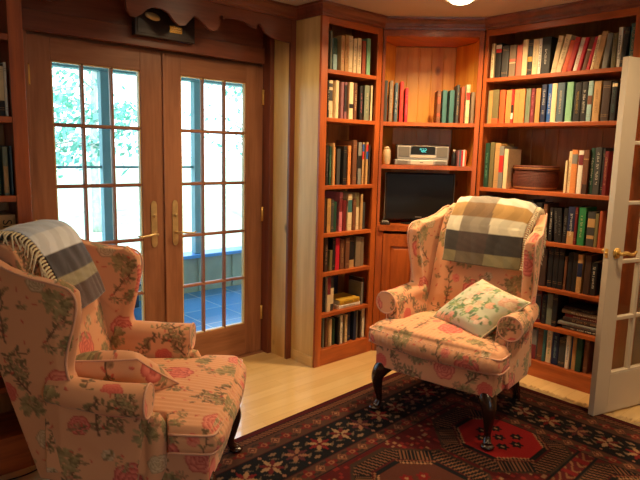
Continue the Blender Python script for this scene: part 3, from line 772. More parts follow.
p = MB(); p.box((-.015, .0045, .003), (.015, .186, .237), M['paper']); p.build('page_block', o)
# ------------------------------------------------------------------ printed fabrics (computed pattern, stored as a woven colour attribute)
class Tile:
    def __init__(s, size, bg, px=1000):
        s.size = size; s.n = int(size*px); s.px = px; s.a = np.ones((s.n, s.n, 3))*np.array(lin(bg))
    def stamp(s, cx, cy, R, fn):
        c0, c1 = int(cx*s.px), int(cy*s.px); k = int(R*s.px)+2
        ii = np.arange(c0-k, c0+k+1); jj = np.arange(c1-k, c1+k+1)
        X, Y = np.meshgrid(ii/s.px-cx, jj/s.px-cy, indexing='ij'); al, col = fn(X, Y)
        I, J = np.meshgrid(ii % s.n, jj % s.n, indexing='ij')
        s.a[I, J] = s.a[I, J]*(1-al[..., None])+al[..., None]*col
    def ellipse(s, cx, cy, a, b, rot, c, alpha=.9, vein=None):
        C = np.array(lin(c)); ca, sa = math.cos(rot), math.sin(rot); V = None if vein is None else np.array(lin(vein))
        def fn(X, Y):
            x = X*ca+Y*sa; y = -X*sa+Y*ca
            d = (np.abs(x)/a)**1.6+(np.abs(y)/b)**1.6
            al = np.clip((1.08-d)*5, 0, 1)*alpha; col = C*(1-.25*np.clip(y/b, -1, 1))[..., None]
            if V is not None: m = np.clip(1-np.abs(y)/(.0014), 0, 1)[..., None]; col = col*(1-m)+V*m
            return al, col
        s.stamp(cx, cy, max(a, b)*1.1, fn)
    def line(s, x0, y0, x1, y1, w, c, alpha=.9):
        C = np.array(lin(c)); L2 = (x1-x0)**2+(y1-y0)**2+1e-9; mx, my = (x0+x1)/2, (y0+y1)/2
        def fn(X, Y):
            px, py = X+mx-x0, Y+my-y0; t = np.clip((px*(x1-x0)+py*(y1-y0))/L2, 0, 1)
            d = np.hypot(px-t*(x1-x0), py-t*(y1-y0)); return np.clip((w-d)/.0012+.5, 0, 1)*alpha, np.broadcast_to(C, X.shape+(3,))
        s.stamp(mx, my, math.sqrt(L2)/2+w, fn)
    def rose(s, cx, cy, R, c1, c2, rg, petals=6):
        C1, C2 = np.array(lin(c1)), np.array(lin(c2)); ph = [rg.uniform(0, 6.28) for _ in range(6)]
        def fn(X, Y):
            r = np.hypot(X, Y)/R; th = np.arctan2(Y, X); al = np.zeros_like(r); sh = np.zeros_like(r)
            for k, rr in enumerate((1., .72, .46, .22)):
                e = rr*(1+.13*np.abs(np.cos((petals-k*.5)//1*th/2+ph[k]))-.1); ins = np.clip((e-r)*R/.0015, 0, 1)
                if k == 0: al = ins
                rim = np.clip((e-r)/(.24), 0, 1); sh = sh*(1-ins)+ins*rim
            return al*.95, C1+(C2-C1)*(sh[..., None]**.8)
        s.stamp(cx, cy, R*1.15, fn)
    def branch(s, x, y, ang, n, step, w, wood, leaves, rg, ls=.013):
        for i in range(n):
            ang += rg.uniform(-.55, .55); nx, ny = x+math.cos(ang)*step, y+math.sin(ang)*step
            s.line(x, y, nx, ny, w*(1-.6*i/n), wood)
            for sd in (-1, 1):
                if rg.random() < .85:
                    a2 = ang+sd*rg.uniform(.5, 1.2); l = ls*rg.uniform(.7, 1.3)
                    s.ellipse(nx+math.cos(a2)*l, ny+math.sin(a2)*l, l, l*.42, a2, rg.choice(leaves), .9, wood)
            if rg.random() < .16:
                s.branch(nx, ny, ang+rg.choice((-1, 1))*.9, n//2, step, w*.6, wood, leaves, rg, ls*.85)
            x, y = nx, ny
    def cluster(s, cx, cy, R, cols, rg, n=60, ls=.016):
        for i in range(n):
            a = rg.uniform(0, 6.28); r_ = R*math.sqrt(rg.random()); l = ls*rg.uniform(.6, 1.2)
            s.ellipse(cx+math.cos(a)*r_, cy+math.sin(a)*r_*.8, l, l*.5, a+rg.uniform(-.6, .6), rg.choice(cols), .85)
    def sample(s, u_, v_):
        i = np.mod((u_*s.px).astype(int), s.n); j = np.mod((v_*s.px).astype(int), s.n); return s.a[i, j]
rg = random.Random(11)
LV = [(142, 126, 88), (122, 108, 72), (160, 142, 100), (108, 94, 66), (168, 132, 96)]
chintz = Tile(.62, (222, 164, 124))
for x, y, a, n in ((.05, .02, 1.3, 16), (.33, .30, .9, 15), (.50, .05, 1.9, 13), (.20, .36, 2.2, 11), (.58, .45, .3, 12), (.10, .55, -.6, 9)):
    chintz.branch(x, y, a, n*2//3, .021, .0042, (104, 74, 58), LV, rg, .016)
for x, y, R in ((.14, .30, .066), (.46, .20, .058), (.30, .53, .060), (.58, .40, .05), (.40, .04, .04)): chintz.cluster(x, y, R, LV[:3]+[(168, 150, 104)], rg)
for x, y, R, c1, c2 in ((.22, .12, .070, (168, 38, 46), (232, 132, 116)), (.46, .50, .060, (180, 46, 46), (236, 146, 124)), (.40, .34, .040, (172, 46, 48), (228, 130, 112)), (.06, .44, .042, (196, 70, 62), (220, 110, 96)),
                       (.53, .27, .040, (150, 116, 82), (222, 198, 160)), (.30, .22, .026, (156, 122, 88), (222, 196, 160)), (.10, .18, .026, (206, 84, 74), (228, 140, 120))):
    chintz.rose(x, y, R, c1, c2, rg)
for k in range(22):
    x, y = rg.uniform(0, .62), rg.uniform(0, .62); chintz.cluster(x, y, rg.uniform(.016, .036), LV+[(184, 150, 110), (158, 112, 84), (196, 130, 100)], rg, 20, .009)
for k in range(40): chintz.ellipse(rg.uniform(0, .62), rg.uniform(0, .62), .010, .004, rg.uniform(0, 6), (204, 86, 72), .85)
garden = Tile(.5, (196, 196, 170))
rg = random.Random(5)
GL = [(92, 138, 92), (120, 156, 106), (146, 168, 120), (78, 116, 84), (150, 160, 100)]
for x, y, a in ((.05, .1, .8), (.3, .05, 1.6), (.4, .35, 2.6), (.15, .35, .2), (.25, .25, -1.2)): garden.branch(x, y, a, 11, .02, .003, (112, 122, 74), GL, rg, .017)
for i in range(60):
    garden.ellipse(rg.uniform(0, .5), rg.uniform(0, .5), .02, .008, rg.uniform(0, 6), rg.choice(GL), .8, (90, 110, 74))
for i in range(46):
    cx, cy = rg.uniform(0, .5), rg.uniform(0, .5); garden.rose(cx, cy, rg.uniform(.016, .03), *rg.choice((((226, 160, 140), (244, 222, 196)), ((214, 120, 106), (240, 190, 170)), ((240, 226, 196), (220, 186, 150)), ((190, 130, 110), (226, 180, 150)))), rg)
    garden.ellipse(cx+.025, cy+.01, .016, .007, rg.uniform(0, 6), rg.choice(GL))
M['chintz'] = mat_vcol('floral_chintz'); M['garden'] = mat_vcol('garden_print'); M['plaid'] = mat_vcol('plaid_wool', .95, 900, .5, .5); M['rug'] = mat_vcol('wool_rug', 1., 500, .6, 0.)

def arr(me):
    a = np.empty(len(me.vertices)*3, np.float32); me.vertices.foreach_get('co', a); return a.reshape(-1, 3)
def setcol(me, c):
    at = me.color_attributes.new('weave', 'FLOAT_COLOR', 'POINT'); q = np.ones((len(me.vertices), 4), np.float32); q[:, :3] = c
    at.data.foreach_set('color', q.ravel())
def paint_box(me, tile, ou=0, ov=0):
    co_ = arr(me); nr = np.empty(len(me.vertices)*3, np.float32); me.vertices.foreach_get('normal', nr); nr = np.abs(nr.reshape(-1, 3))
    ax = nr.argmax(1); U = np.where(ax == 0, co_[:, 1], co_[:, 0]); V = np.where(ax == 2, co_[:, 1], co_[:, 2])
    off = np.array([ou, ou+.13, ou+.31])[ax]; setcol(me, tile.sample(U+off+5, V+ov+5))
def remesh(name, mb, voxel, smooth, parent, mat, tile=None, post=None, ou=0, ov=0):
    o = mb.build(name); bm = bmesh.new(); bm.from_mesh(o.data); bmesh.ops.recalc_face_normals(bm, faces=bm.faces); bm.to_mesh(o.data); bm.free()
    md = o.modifiers.new('r', 'REMESH'); md.mode = 'VOXEL'; md.voxel_size = voxel; md.use_smooth_shade = True
    if smooth: ms = o.modifiers.new('s', 'SMOOTH'); ms.factor = .5; ms.iterations = smooth
    me = bpy.data.meshes.new_from_object(o.evaluated_get(bpy.context.evaluated_depsgraph_get())); bpy.data.objects.remove(o)
    if post: c = arr(me).astype(np.float64); c = post(c); me.vertices.foreach_set('co', c.astype(np.float32).ravel()); me.update()
    me.name = name; me.materials.clear(); me.materials.append(mat)
    me.polygons.foreach_set('use_smooth', [True]*len(me.polygons))
    if tile: paint_box(me, tile, ou, ov)
    r_ = bpy.data.objects.new(name, me); COL.objects.link(r_); r_.parent = parent; return r_
def sm_(pts, n=6, closed=False):
    """Catmull-Rom through points"""
    P = [Vector(p) for p in pts]; out = []; L = len(P); rng = range(L if closed else L-1)
    for i in rng:
        g = (lambda k: P[k % L]) if closed else (lambda k: P[max(0, min(L-1, k))])
        p0, p1, p2, p3 = g(i-1), g(i), g(i+1), g(i+2)
        for k in range(n):
            t = k/n; out.append(.5*((2*p1)+(p2-p0)*t+(2*p0-5*p1+4*p2-p3)*t*t+(3*p1-p0-3*p2+p3)*t**3))
    if not closed: out.append(P[-1])
    return out
def hill(c, w=.31): return np.clip(1-(c/w)**2, 0, 1)

# ------------------------------------------------------------------ wingback armchair. front = -Y, origin on the floor
def make_chair(label, loc, rz, ext=0., zs=1.):
    E_ = lambda y: y-ext*min(1, max(0, (-.19-y)/.05))
    t = thing('wingback_armchair', label, 'armchair', loc, rz, 'floral wingback armchairs')
    t.scale = (1, 1, zs); F_ = M['chintz']; X = M['plaster']
    # seat rail (upholstered apron)
    mb = MB(); front = [(x, E_(-.335)-.022*(1-(x/.35)**2)) for x in [(-.35+.07*k) for k in range(11)]]
    mb.prism(front+[(.345, .0), (.305, .16), (-.305, .16), (-.345, .0)], .262, .385, X)
    remesh('seat_rail', mb, .006, 9, t, F_, chintz, ou=.2, ov=.1)
    # backrest
    pb_ = [(.10, .40), (.14, .55), (.185, .80), (.225, .98), (.255, 1.08), (.285, 1.135), (.33, 1.16), (.385, 1.155), (.42, 1.12), (.425, 1.06), (.39, .88), (.315, .60), (.195, .262), (.12, .262)]
    mb = MB(); mb.prism(pb_, -.306, .306, X, lambda a, b, h: (h, a, b))
    def post(c):
        k = hill(c[:, 0]); fr_ = np.clip((.30-(c[:, 1]-(c[:, 2]-.4)*.19))*4, 0, 1)*np.clip((c[:, 2]-.45)*6, 0, 1)
        c[:, 1] -= .028*k*fr_*(c[:, 1] < (.16+(c[:, 2]-.4)*.22)); c[:, 2] += .022*k*np.clip((c[:, 2]-1.0)*6, 0, 1); c[:, 0] *= 1-.26*np.clip((c[:, 1]-.10)/.36, 0, 1); return c
    TP = lambda y: .26*min(1, max(0, (y-.10)/.36))
    br_ = remesh('backrest', mb, .0062, 9, t, F_, chintz, post, ou=.05, ov=.03)
    # wings with the outer side panels, and arms
    wp = [(-.17, .262), (-.19, .40), (-.185, .56), (-.06, .60), (.045, .66), (.068, .73), (.056, .81), (.034, .89), (.020, .96), (.024, 1.0), (.046, 1.032), (.10, 1.050), (.19, 1.064), (.28, 1.09), (.35, 1.13), (.41, 1.13), (.425, 1.06), (.39, .88), (.315, .60), (.195, .262)]
    for sx in (-1, 1):
        mb = MB(); mb.prism(wp, sx*.306, sx*.366, X, lambda a, b, h: (h+sx*.018*max(0, (b-.62)/.4), a, b))
        hl = [(sx*.338, .085, .73), (sx*.343, .064, .83), (sx*.350, .046, .93), (sx*.352, .048, 1.0)]
        mb.tube([(sx*.336, .09, .64)]+hl+[(sx*.354, .10, 1.04)], .034, X, 12)
        def post(c):
            c[:, 0] *= 1-.26*np.clip((c[:, 1]-.10)/.36, 0, 1); return c
        w = remesh('wing_side', mb, .0055, 8, t, F_, chintz, post, ou=.33, ov=.42)
        q = MB(); e = [(sx*(.367+.018*max(0, (b-.62)/.4))*(1-TP(a)), a-.002, b) for a, b in wp[3:17]]
        q.tube(sm_(e, 5), .0048, M['piping'], 6); q.build('piping', w)
        mb = MB()
        mb.tube([(sx*.368, -.222, .603), (sx*.366, -.10, .606), (sx*.352, .06, .625), (sx*.34, .14, .63)], [.064, .063, .058, .05], X, 28)
        mb.prism([(.288, .30), (.366, .30), (.356, .50), (.352, .56), (.352, .62), (.300, .62), (.288, .50)], -.214, .16, X, lambda a, b, h: (sx*a, h, b))
        if ext: mb.tube([(sx*.336, -.215, .27), (sx*.336, -.235, .33), (sx*.338, -.240, .47), (sx*.340, -.226, .535)], [.040, .042, .043, .024], X, 16)
        a_ = remesh('arm', mb, .0055, 6, t, F_, chintz, ou=.12, ov=.5)
        q = MB(); ring = [(sx*.368+.0635*math.cos(2*PI*k/26), -.219, .603+.0635*math.sin(2*PI*k/26)) for k in range(26)]
        q.tube(ring, .0046, M['piping'], 6, closed=True)
        q.tube([(sx*.362, -.216, .545), (sx*.360, -.217, .48), (sx*.366, -.217, .40)], .004, M['piping'], 6)
        q.build('piping', a_)
    # T-shaped seat cushion, slightly crowned and puckered
    T_ = [(-.386, -.225), (-.392, -.30), (-.385, -.352)]+[(x, -.362-.022*(1-(x/.36)**2)) for x in [(-.35+.07*k) for k in range(11)]]+[(.385, -.352), (.392, -.30), (.386, -.225), (.30, -.215), (.283, -.19), (.272, .12), (-.272, .12), (-.283, -.19), (-.30, -.215)]
    T_ = [(x, E_(y)) for x, y in T_]; mb = MB(); cyy = -.12-ext/2
    for f_, za, zb in ((1., .418, .462), (.988, .402, .480), (.968, .390, .494), (.94, .384, .503)): mb.prism([(x*f_, cyy+(y-cyy)*f_) for x, y in T_], za, zb, X)
    def post(c):
        top = np.clip((c[:, 2]-.44)/.05, 0, 1); cr = np.clip(1-(c[:, 0]/.40)**2, 0, 1)*np.clip(1-((c[:, 1]+.12+ext/2)/(.31+ext/2))**2, 0, 1)
        c[:, 2] += top*(.040*cr+.0015*np.sin(c[:, 0]*2*PI/.026+2.2*np.sin(c[:, 1]*11)+1.3*np.sin(c[:, 0]*17))*np.clip(cr*2.5, 0, 1))
        fr_ = np.clip((-.34-ext-c[:, 1])/.02, 0, 1); c[:, 1] -= fr_*(.022*np.sin(np.clip((c[:, 2]-.385)/.11, 0, 1)*PI)+.0014*np.sin(c[:, 0]*2*PI/.03))
        return c
    cu_ = remesh('seat_cushion', mb, .0055, 13, t, F_, chintz, post, ou=.44, ov=.3)
    q = MB()
    for z in (.478, .404):
        q.tube(sm_([(x*.992, cyy+(y-cyy)*.992-(.004 if y < -.3 else 0), z) for x, y in T_[:17]], 3), .0048, M['piping'], 6)
    q.build('piping', cu_)
    # legs: cabriole in front, raked behind
    for sx in (-1, 1):
        mb = MB(); pts = sm_([(a_, b_-ext, c_) for a_, b_, c_ in ((sx*.300, -.295, .268), (sx*.322, -.318, .235), (sx*.336, -.330, .19), (sx*.333, -.322, .12), (sx*.328, -.312, .06), (sx*.334, -.322, .028), (sx*.342, -.334, .014))], 5)
        rad = [.048, .044, .034, .024, .017, .021, .024]; rr = []
        for i in range(len(pts)): k = i/5; a = int(min(k, 5.999)); rr.append(rad[a]+(rad[a+1]-rad[a])*(k-a))
        mb.tube(pts, rr, M['leg_wood'], 16); mb.lathe([(.022, 0), (.033, .003), (.036, .010), (.030, .018), (.018, .024)], M['leg_wood'], (sx*.342, -.336-ext, .0008), 18)
        mb.box((sx*.300-.035, -.325-ext, .235), (sx*.300+.035, -.26-ext, .275), M['leg_wood'], bev=.008); mb.build('leg', t)
        mb = MB(); P = [(sx*.28, .14, .27), (sx*.272, .18, .18), (sx*.25, .28, .08), (sx*.235, .333, .03), (sx*.235, .334, .002)]
        mb.tube(sm_(P, 5), [.026]*11+[.022]*10, M['leg_wood'], 4); mb.build('leg', t)
    return t
def dup(t, label, loc, rz, group):
    r_ = t.copy(); COL.objects.link(r_); r_.location = loc; r_.rotation_euler = (0, 0, rz); r_['label'] = label; r_['group'] = group
    for ch in list(t.children):
        c = ch.copy(); COL.objects.link(c); c.parent = r_
        for g in list(ch.children): d = g.copy(); COL.objects.link(d); d.parent = c
    return r_
FAR = ((2.765, 1.832, .009), math.radians(-81.3)); NEAR = ((.950, 2.262, .0), math.radians(48.3)); NZ = .945
RUGT = .008
ch = make_chair('floral wingback armchair on the rug before the bookcases, holding a green print pillow', (FAR[0][0], FAR[0][1], RUGT+.0015), FAR[1])
ch2 = make_chair('floral wingback armchair in the left foreground, facing right, seen from its side', (NEAR[0][0], NEAR[0][1], RUGT+.0015), NEAR[1], .095, NZ)
bpy.context.view_layer.update()

# ------------------------------------------------------------------ plaid throws
def throw_obj(label, chairT, xa, xb, fr_side, front, cw, zs=1., rowset=None, fl=1.):
    """front: list of (y,z) from the lower front edge up, over the back and down behind"""
    prof = sm_([(0, y, z) for y, z in front], 14); S = [0]
    for i in range(1, len(prof)): S.append(S[-1]+(prof[i]-prof[i-1]).length)
    nu = int((xb-xa)/.0065); nv = int(S[-1]/.0065); vs = []; uv = []
    sa = np.array(S); py = np.array([p.y for p in prof]); pz = np.array([p.z for p in prof])
    rn = random.Random(4)
    for j in range(nv+1):
        s = S[-1]*j/nv; y0, z0 = np.interp(s, sa, py), np.interp(s, sa, pz)
        y1, z1 = np.interp(s+.01, sa, py), np.interp(s+.01, sa, pz); y2, z2 = np.interp(s-.01, sa, py), np.interp(s-.01, sa, pz)
        ny, nz = -(z1-z2), (y1-y2); l = math.hypot(ny, nz) or 1; ny /= l; nz /= l
        for i in range(nu+1):
            x = xa+(xb-xa)*i/nu+.006*math.sin(s*19+1); k = max(0, 1-(x/.26)**2)
            y = y0-.026*k*min(1, max(0, (.34-y0)*8)); z = z0+.022*k*min(1, max(0, (z0-1.0)*6))
            over = max(0, abs(x)-.235); z -= over*.55*min(1, max(0, (z0-1.02)*8))
            d = .0035*math.sin(x*31+s*7)*math.sin(s*16+x*5)+.003*math.sin(x*70+s*12)*.5+.002
            if z0 < 1.05: d = abs(d)+.001
            vs.append((x, y+ny*d, z+nz*d)); uv.append((x, s))
    fs = [[j*(nu+1)+i, j*(nu+1)+i+1, (j+1)*(nu+1)+i+1, (j+1)*(nu+1)+i] for j in range(nv) for i in range(nu)]
    me = bpy.data.meshes.new('plaid_throw'); me.from_pydata(vs, [], fs); me.materials.append(M['plaid'])
    U = np.array(uv); rowc = np.array([lin(c) for c in ((122, 112, 80), (44, 38, 36), (200, 192, 168), (160, 124, 68), (196, 190, 170), (60, 50, 46), (120, 108, 76), (200, 188, 158), (150, 110, 80))])
    if rowset: rowc = np.array([lin(c) for c in rowset[0]])
    edges = np.array(rowset[1]) if rowset else np.array([0, .07, .185, .275, .36, .43, .52, .60, .70]); ri = np.clip(np.searchsorted(edges, U[:, 1], side='right')-1, 0, len(rowc)-1)
    c = rowc[ri].copy(); dark = (U[:, 0] > cw[0]) & (U[:, 0] < cw[1]); wf = np.array(lin((104, 70, 60)))
    c[dark] = c[dark]*.34+wf*.26
    tw = (np.sin(U[:, 0]*900+U[:, 1]*900) > 0); c *= np.where(tw, 1.08, .92)[:, None]
    setcol(me, c); me.polygons.foreach_set('use_smooth', [True]*len(me.polygons))
    o = bpy.data.objects.new('plaid_throw', me); COL.objects.link(o)
    sd = o.modifiers.new('thickness', 'SOLIDIFY'); sd.thickness = .005; sd.offset = 1
    (lx, ly, lz), rz = chairT; o.matrix_world = Matrix.Translation(Vector((lx, ly, RUGT+.0))) @ Matrix.Rotation(rz, 4, 'Z') @ Matrix.Diagonal((1, 1, zs, 1))
    tag(o, label, 'throw', 'plaid throws over the armchairs')
    # fringe along one side edge
    fb = MB(); ed = nu if fr_side > 0 else 0; k = 0
    for j in range(1, nv, 2):
        p = Vector(vs[j*(nu+1)+ed]); 
        q1 = p+Vector((fr_side*.022*fl, rn.uniform(-.004, .004), -.006)); q2 = q1+Vector((fr_side*rn.uniform(.004, .014)*fl**2, rn.uniform(-.008, .004)*fl**2, -rn.uniform(.02, .034)*fl))
        if p.y > .40: q1.y += .004; q2.y += .006
        q2.y -= .006
        fb.tube([p, (p+q1)/2+Vector((0, 0, .003)), q1, q2], [.0032*fl**.5, .0038*fl**.5, .0034*fl**.5, .0024], M['fringe'], 5)
    fb.build('fringe', o)
    return o
M['fringe'] = mat_plain('wool_fringe', (226, 212, 178), .95, 0, .15, 300)
path = [(.138, .835), (.162, .915), (.190, 1.0), (.226, 1.085), (.262, 1.145), (.315, 1.184), (.375, 1.186), (.428, 1.155), (.446, 1.08), (.434, .96), (.42, .86)]
throw_obj('plaid wool throw with fringe over the back of the far armchair by the shelves', FAR, -.205, .262, 1, path, (-.12, .06))
path2 = [(.150, .87), (.188, .99), (.226, 1.085), (.262, 1.145), (.315, 1.184), (.375, 1.186), (.428, 1.155), (.446, 1.08), (.434, .96), (.42, .86)]
throw_obj('plaid wool throw with fringe over the back of the near armchair, left edge', NEAR, -.175, .20, -1, path2, (9, 9), NZ, (((76, 52, 46), (150, 142, 112), (58, 52, 56), (222, 228, 236), (190, 204, 224), (206, 200, 180), (120, 108, 84)), (0, .10, .15, .245, .33, .42, .52)), 1.8)  # blue daylight on the cream rows is put into their colours

# ------------------------------------------------------------------ pillows from four corners (chair coordinates)
def pillow(name, label, cs, thick, tile, mat, chairT, ou=0):
    c = [Vector(p) for p in cs]; n = 72; vs = []; fs = []; uv = []
    ctr = sum(c, Vector())/4; nrm = ((c[1]-c[0]).cross(c[3]-c[0])).normalized(); W = (c[1]-c[0]).length; H = (c[3]-c[0]).length
    for side in (1, -1):
        for j in range(n+1):
            for i in range(n+1):
                a, b_ = i/n, j/n; p, q = 2*a-1, 2*b_-1
                pin = .05*(1-abs(p)**2)*abs(q)**4; pin2 = .05*(1-abs(q)**2)*abs(p)**4
                aa = .5+.5*p*(1-pin2*1.0); bb = .5+.5*q*(1-pin)
                P = c[0]*(1-aa)*(1-bb)+c[1]*aa*(1-bb)+c[2]*aa*bb+c[3]*(1-aa)*bb
                h = thick*((1-p**4)*(1-q**4))**.62
                w = .0025*math.sin(p*9+q*5)*math.sin(q*11-p*4)*(1-p*p)*(1-q*q)
                vs.append(P+nrm*side*(h/2+w+.0002)-ctr); uv.append((a*W+(0 if side > 0 else .2), b_*H))
    K = (n+1)**2
    for j in range(n):
        for i in range(n):
            q = [j*(n+1)+i, j*(n+1)+i+1, (j+1)*(n+1)+i+1, (j+1)*(n+1)+i]; fs.append(q); fs.append([k+K for k in q[::-1]])
    bnd = [i for i in range(n)]+[j*(n+1)+n for j in range(n)]+[n*(n+1)+i for i in range(n, 0, -1)]+[j*(n+1) for j in range(n, 0, -1)]
    for k in range(len(bnd)): l = (k+1) % len(bnd); fs.append([bnd[l], bnd[k], bnd[k]+K, bnd[l]+K])
    me = bpy.data.meshes.new(name); me.from_pydata(vs, [], fs); me.materials.append(mat); U = np.array(uv)
    setcol(me, tile.sample(U[:, 0]+ou+5, U[:, 1]+5)); me.polygons.foreach_set('use_smooth', [True]*len(me.polygons))
    o = bpy.data.objects.new(name, me); COL.objects.link(o); (lx, ly, lz), rz = chairT
    o.matrix_world = Matrix.Translation(Vector((lx, ly, RUGT))) @ Matrix.Rotation(rz, 4, 'Z') @ Matrix.Translation(ctr)
    tag(o, label, 'pillow')
    pp = MB(); pp.tube([vs[k] for k in bnd], .0042, M['piping'] if tile is chintz else M['fringe'], 6, closed=True); pp.build('piping', o)
    return o
pillow('throw_pillow', 'green and cream flower print pillow propped on the far armchair seat', [(-.150, -.075, .525), (.225, -.235, .525), (.405, -.06, .715), (.08, .075, .765)], .13, garden, M['garden'], FAR)
pillow('throw_pillow', 'pink floral pillow matching the near armchair, tucked against its arm', [(-.245, .12, .665), (-.215, -.135, .668), (-.07, -.255, .515), (-.10, .11, .53)], .13, chintz, M['chintz'], NEAR, .3)
# ------------------------------------------------------------------ the rug
def make_rug():
    O = Vector((3.362, 2.437, 0)); LU, LV_ = 3.05, 2.62; st = .0068; nu, nv = int(LU/st), int(LV_/st)
    us = np.linspace(0, LU, nu+1); vs_ = np.linspace(0, LV_, nv+1); U, V = np.meshgrid(us, vs_, indexing='xy'); U = U.ravel(); V = V.ravel()
    P = np.stack([O.x-U, O.y-V-U*.06, np.full_like(U, RUGT)], 1)
    C = lambda *c: np.array(lin(c))
    red, dred, brn, tan_, blk, crm, oli, rose = C(128, 22, 22), C(92, 18, 16), C(84, 50, 36), C(142, 108, 76), C(11, 9, 11), C(176, 150, 112), C(74, 60, 42), C(146, 48, 40)
    col = np.tile(dred, (len(U), 1))
    def put(m, c): col[m] = c
    h1 = lambda a, b_: np.modf(np.abs(np.sin(a*127.1+b_*311.7)*43758.5))[0]
    # field : panels with a medallion each
    fv = V; row = np.where(V < 1.32, 0, 1); vc = np.where(row == 0, .925, 1.71); pu = .68; k = np.floor((U-.385)/pu); uc = .385+pu*(k+.5)
    x = U-uc; y = V-vc; par = np.mod(k+row, 2)
    q = .012; xs = np.floor(x/q+.5)*q; ys = np.floor(y/q+.5)*q
    d = np.maximum(np.maximum(np.abs(xs), np.abs(ys)*.95), (np.abs(xs)+np.abs(ys))/1.42); ds = np.maximum(np.maximum(np.abs(x), np.abs(y)*.95), (np.abs(x)+np.abs(y))/1.42)
    put(d < .335, oli*.9); put((d >= .335), dred*1.1)
    sp = (h1(np.floor(U/.02), np.floor(V/.02)) > .86) & (d > .335); put(sp, rose); sp = (h1(np.floor(U/.018)+7, np.floor(V/.018)) > .93) & (d > .335); put(sp, crm*.7)
    diag = np.where(np.abs(np.abs(x)-np.abs(y)) < .12, np.where(x*y > 0, x-y, x+y), np.where(np.abs(x) > np.abs(y), y+x*.35, x+y*.35))
    hat = (d > .235) & (d < .315); put(hat, blk*1.3); put(hat & (np.mod(diag, .026) < .010), tan_*.85)
    put((d > .225) & (d <= .235), dred*.9); put((d > .218) & (d <= .225), tan_); put((d > .203) & (d <= .218), blk*1.4); put((d > .195) & (d <= .203), crm)
    ins = d <= .195; put(ins & (par == 0), red*1.7); put(ins & (par == 1), brn*1.5)
    for ax, ay in ((0, 0), (.075, .06), (-.075, .06), (.075, -.06), (-.075, -.06), (0, .10), (0, -.10)):
        r_ = np.hypot(x-ax, y-ay); th = np.arctan2(y-ay, x-ax); m = ins & (r_ < .036*(.55+.45*np.abs(np.cos(th*3)))); put(m & (par == 0), blk*1.6); put(m & (par == 1), red*1.2); put(ins & (r_ < .010), crm*.9)
    # bars between the panels
    mb_ = (V > 1.275) & (V < 1.365); put(mb_, dred); put(mb_ & (np.mod(U+.04*np.sin(V*60), .07) < .022), tan_*.8); put(mb_ & (np.abs(np.mod(U, .14)-.07) < .018), red)
    put((np.abs(V-1.275) < .005) | (np.abs(V-1.365) < .005), blk)
    # borders
    du = np.minimum(U, LU-U); dv = np.minimum(V, LV_-V); e = np.minimum(du, dv); t = np.where(dv <= du, U, V)
    bd = e < .54; put(bd, dred)
    put(e < .040, C(92, 20, 22))
    m = (e >= .040) & (e < .088); put(m, brn*1.1); put(m & (np.mod(t+(e-.04)*.6, .024) < .011), tan_*.9); put(m & (e < .046), blk)
    for lo_, hi in ((.088, .212), (.448, .54)):
        m = (e >= lo_) & (e < hi); put(m, C(96, 72, 54)); mid = (lo_+hi)/2; per = .15; a = np.mod(t, per)-per/2; b_ = e-mid; w = (hi-lo_)/2
        wave = np.abs(b_-w*.55*np.sin(2*PI*t/per)) < .008; put(m & wave, C(62, 50, 38))
        r_ = np.hypot(a, b_*1.1); th = np.arctan2(b_, a); put(m & (r_ < .043*(.75+.25*np.cos(th*4))), C(124, 36, 34)); put(m & (r_ < .018), tan_*1.1); put(m & (r_ < .009), red)
        a2 = np.mod(t+per/2, per)-per/2; z = np.abs(a2)+np.abs(b_)*.9; put(m & (z < .030), tan_*1.05); put(m & (z < .019), C(110, 60, 50)); put(m & (z < .009), crm)
        put(m & ((e-lo_ < .005) | (hi-e < .005)), blk)
    m = (e >= .212) & (e < .448); put(m, blk); per = .158; kk = np.floor(t/per); a = np.mod(t, per)-per/2; b_ = e-.33; r_ = np.hypot(a, b_); th = np.arctan2(b_, a)
    s8 = np.mod(th+PI/8, PI/4)-PI/8; rad = r_*np.cos(s8); tang = np.abs(r_*np.sin(s8))
    pet = (rad > .006) & (rad < .072) & (tang < np.minimum(rad, .074-rad)*.36+.001); sec = np.mod(np.floor((th+PI/8)/(PI/4)), 2); kc = np.mod(kk, 3)
    pal = [(C(132, 30, 32), C(168, 150, 112)), (C(96, 50, 56), C(150, 120, 92)), (C(166, 154, 120), C(112, 34, 34))]
    for i in range(3):
        put(m & pet & (kc == i) & (sec == 0), pal[i][0]); put(m & pet & (kc == i) & (sec == 1), pal[i][1])
    a3 = np.mod(t+per/2, per)-per/2
    for oy in (-.082, .082):
        z = np.abs(a3-.01)*1.0+np.abs(b_-oy)*2.2; put(m & (z < .03), C(134, 122, 98)); z = np.abs(a-.0)*1.2+np.abs(b_-oy*1.16)*1.2; put(m & (z < .014), C(150, 120, 96))
    for sx in (-1, 1):
        for sy in (-1, 1):
            xx = (a3*sx-.028); yy = (b_*sy-.045); z = np.abs(xx*.8+yy*.6)/.028+np.abs(-xx*.6+yy*.8)/.008; put(m & (z < 1), C(110, 104, 84))
    put((np.abs(e-.212) < .004) | (np.abs(e-.448) < .004), C(70, 24, 22)); 
    col = np.where(col.mean(1, keepdims=True) > .12, col*1.25, col)*np.array([.46, .32, .29]); col *= (1+.10*(h1(np.floor(U/.007), np.floor(V/.007))-.5))[:, None]
    n1 = nu+1; vs = [tuple(p) for p in P]; idx = np.arange((nv+1)*n1).reshape(nv+1, n1)
    F4 = np.stack([idx[:-1, :-1].ravel(), idx[1:, :-1].ravel(), idx[1:, 1:].ravel(), idx[:-1, 1:].ravel()], 1).tolist()
    rim = list(range(0, n1))+[j*n1+nu for j in range(1, nv+1)]+[nv*n1+i for i in range(nu-1, -1, -1)]+[j*n1 for j in range(nv-1, 0, -1)]
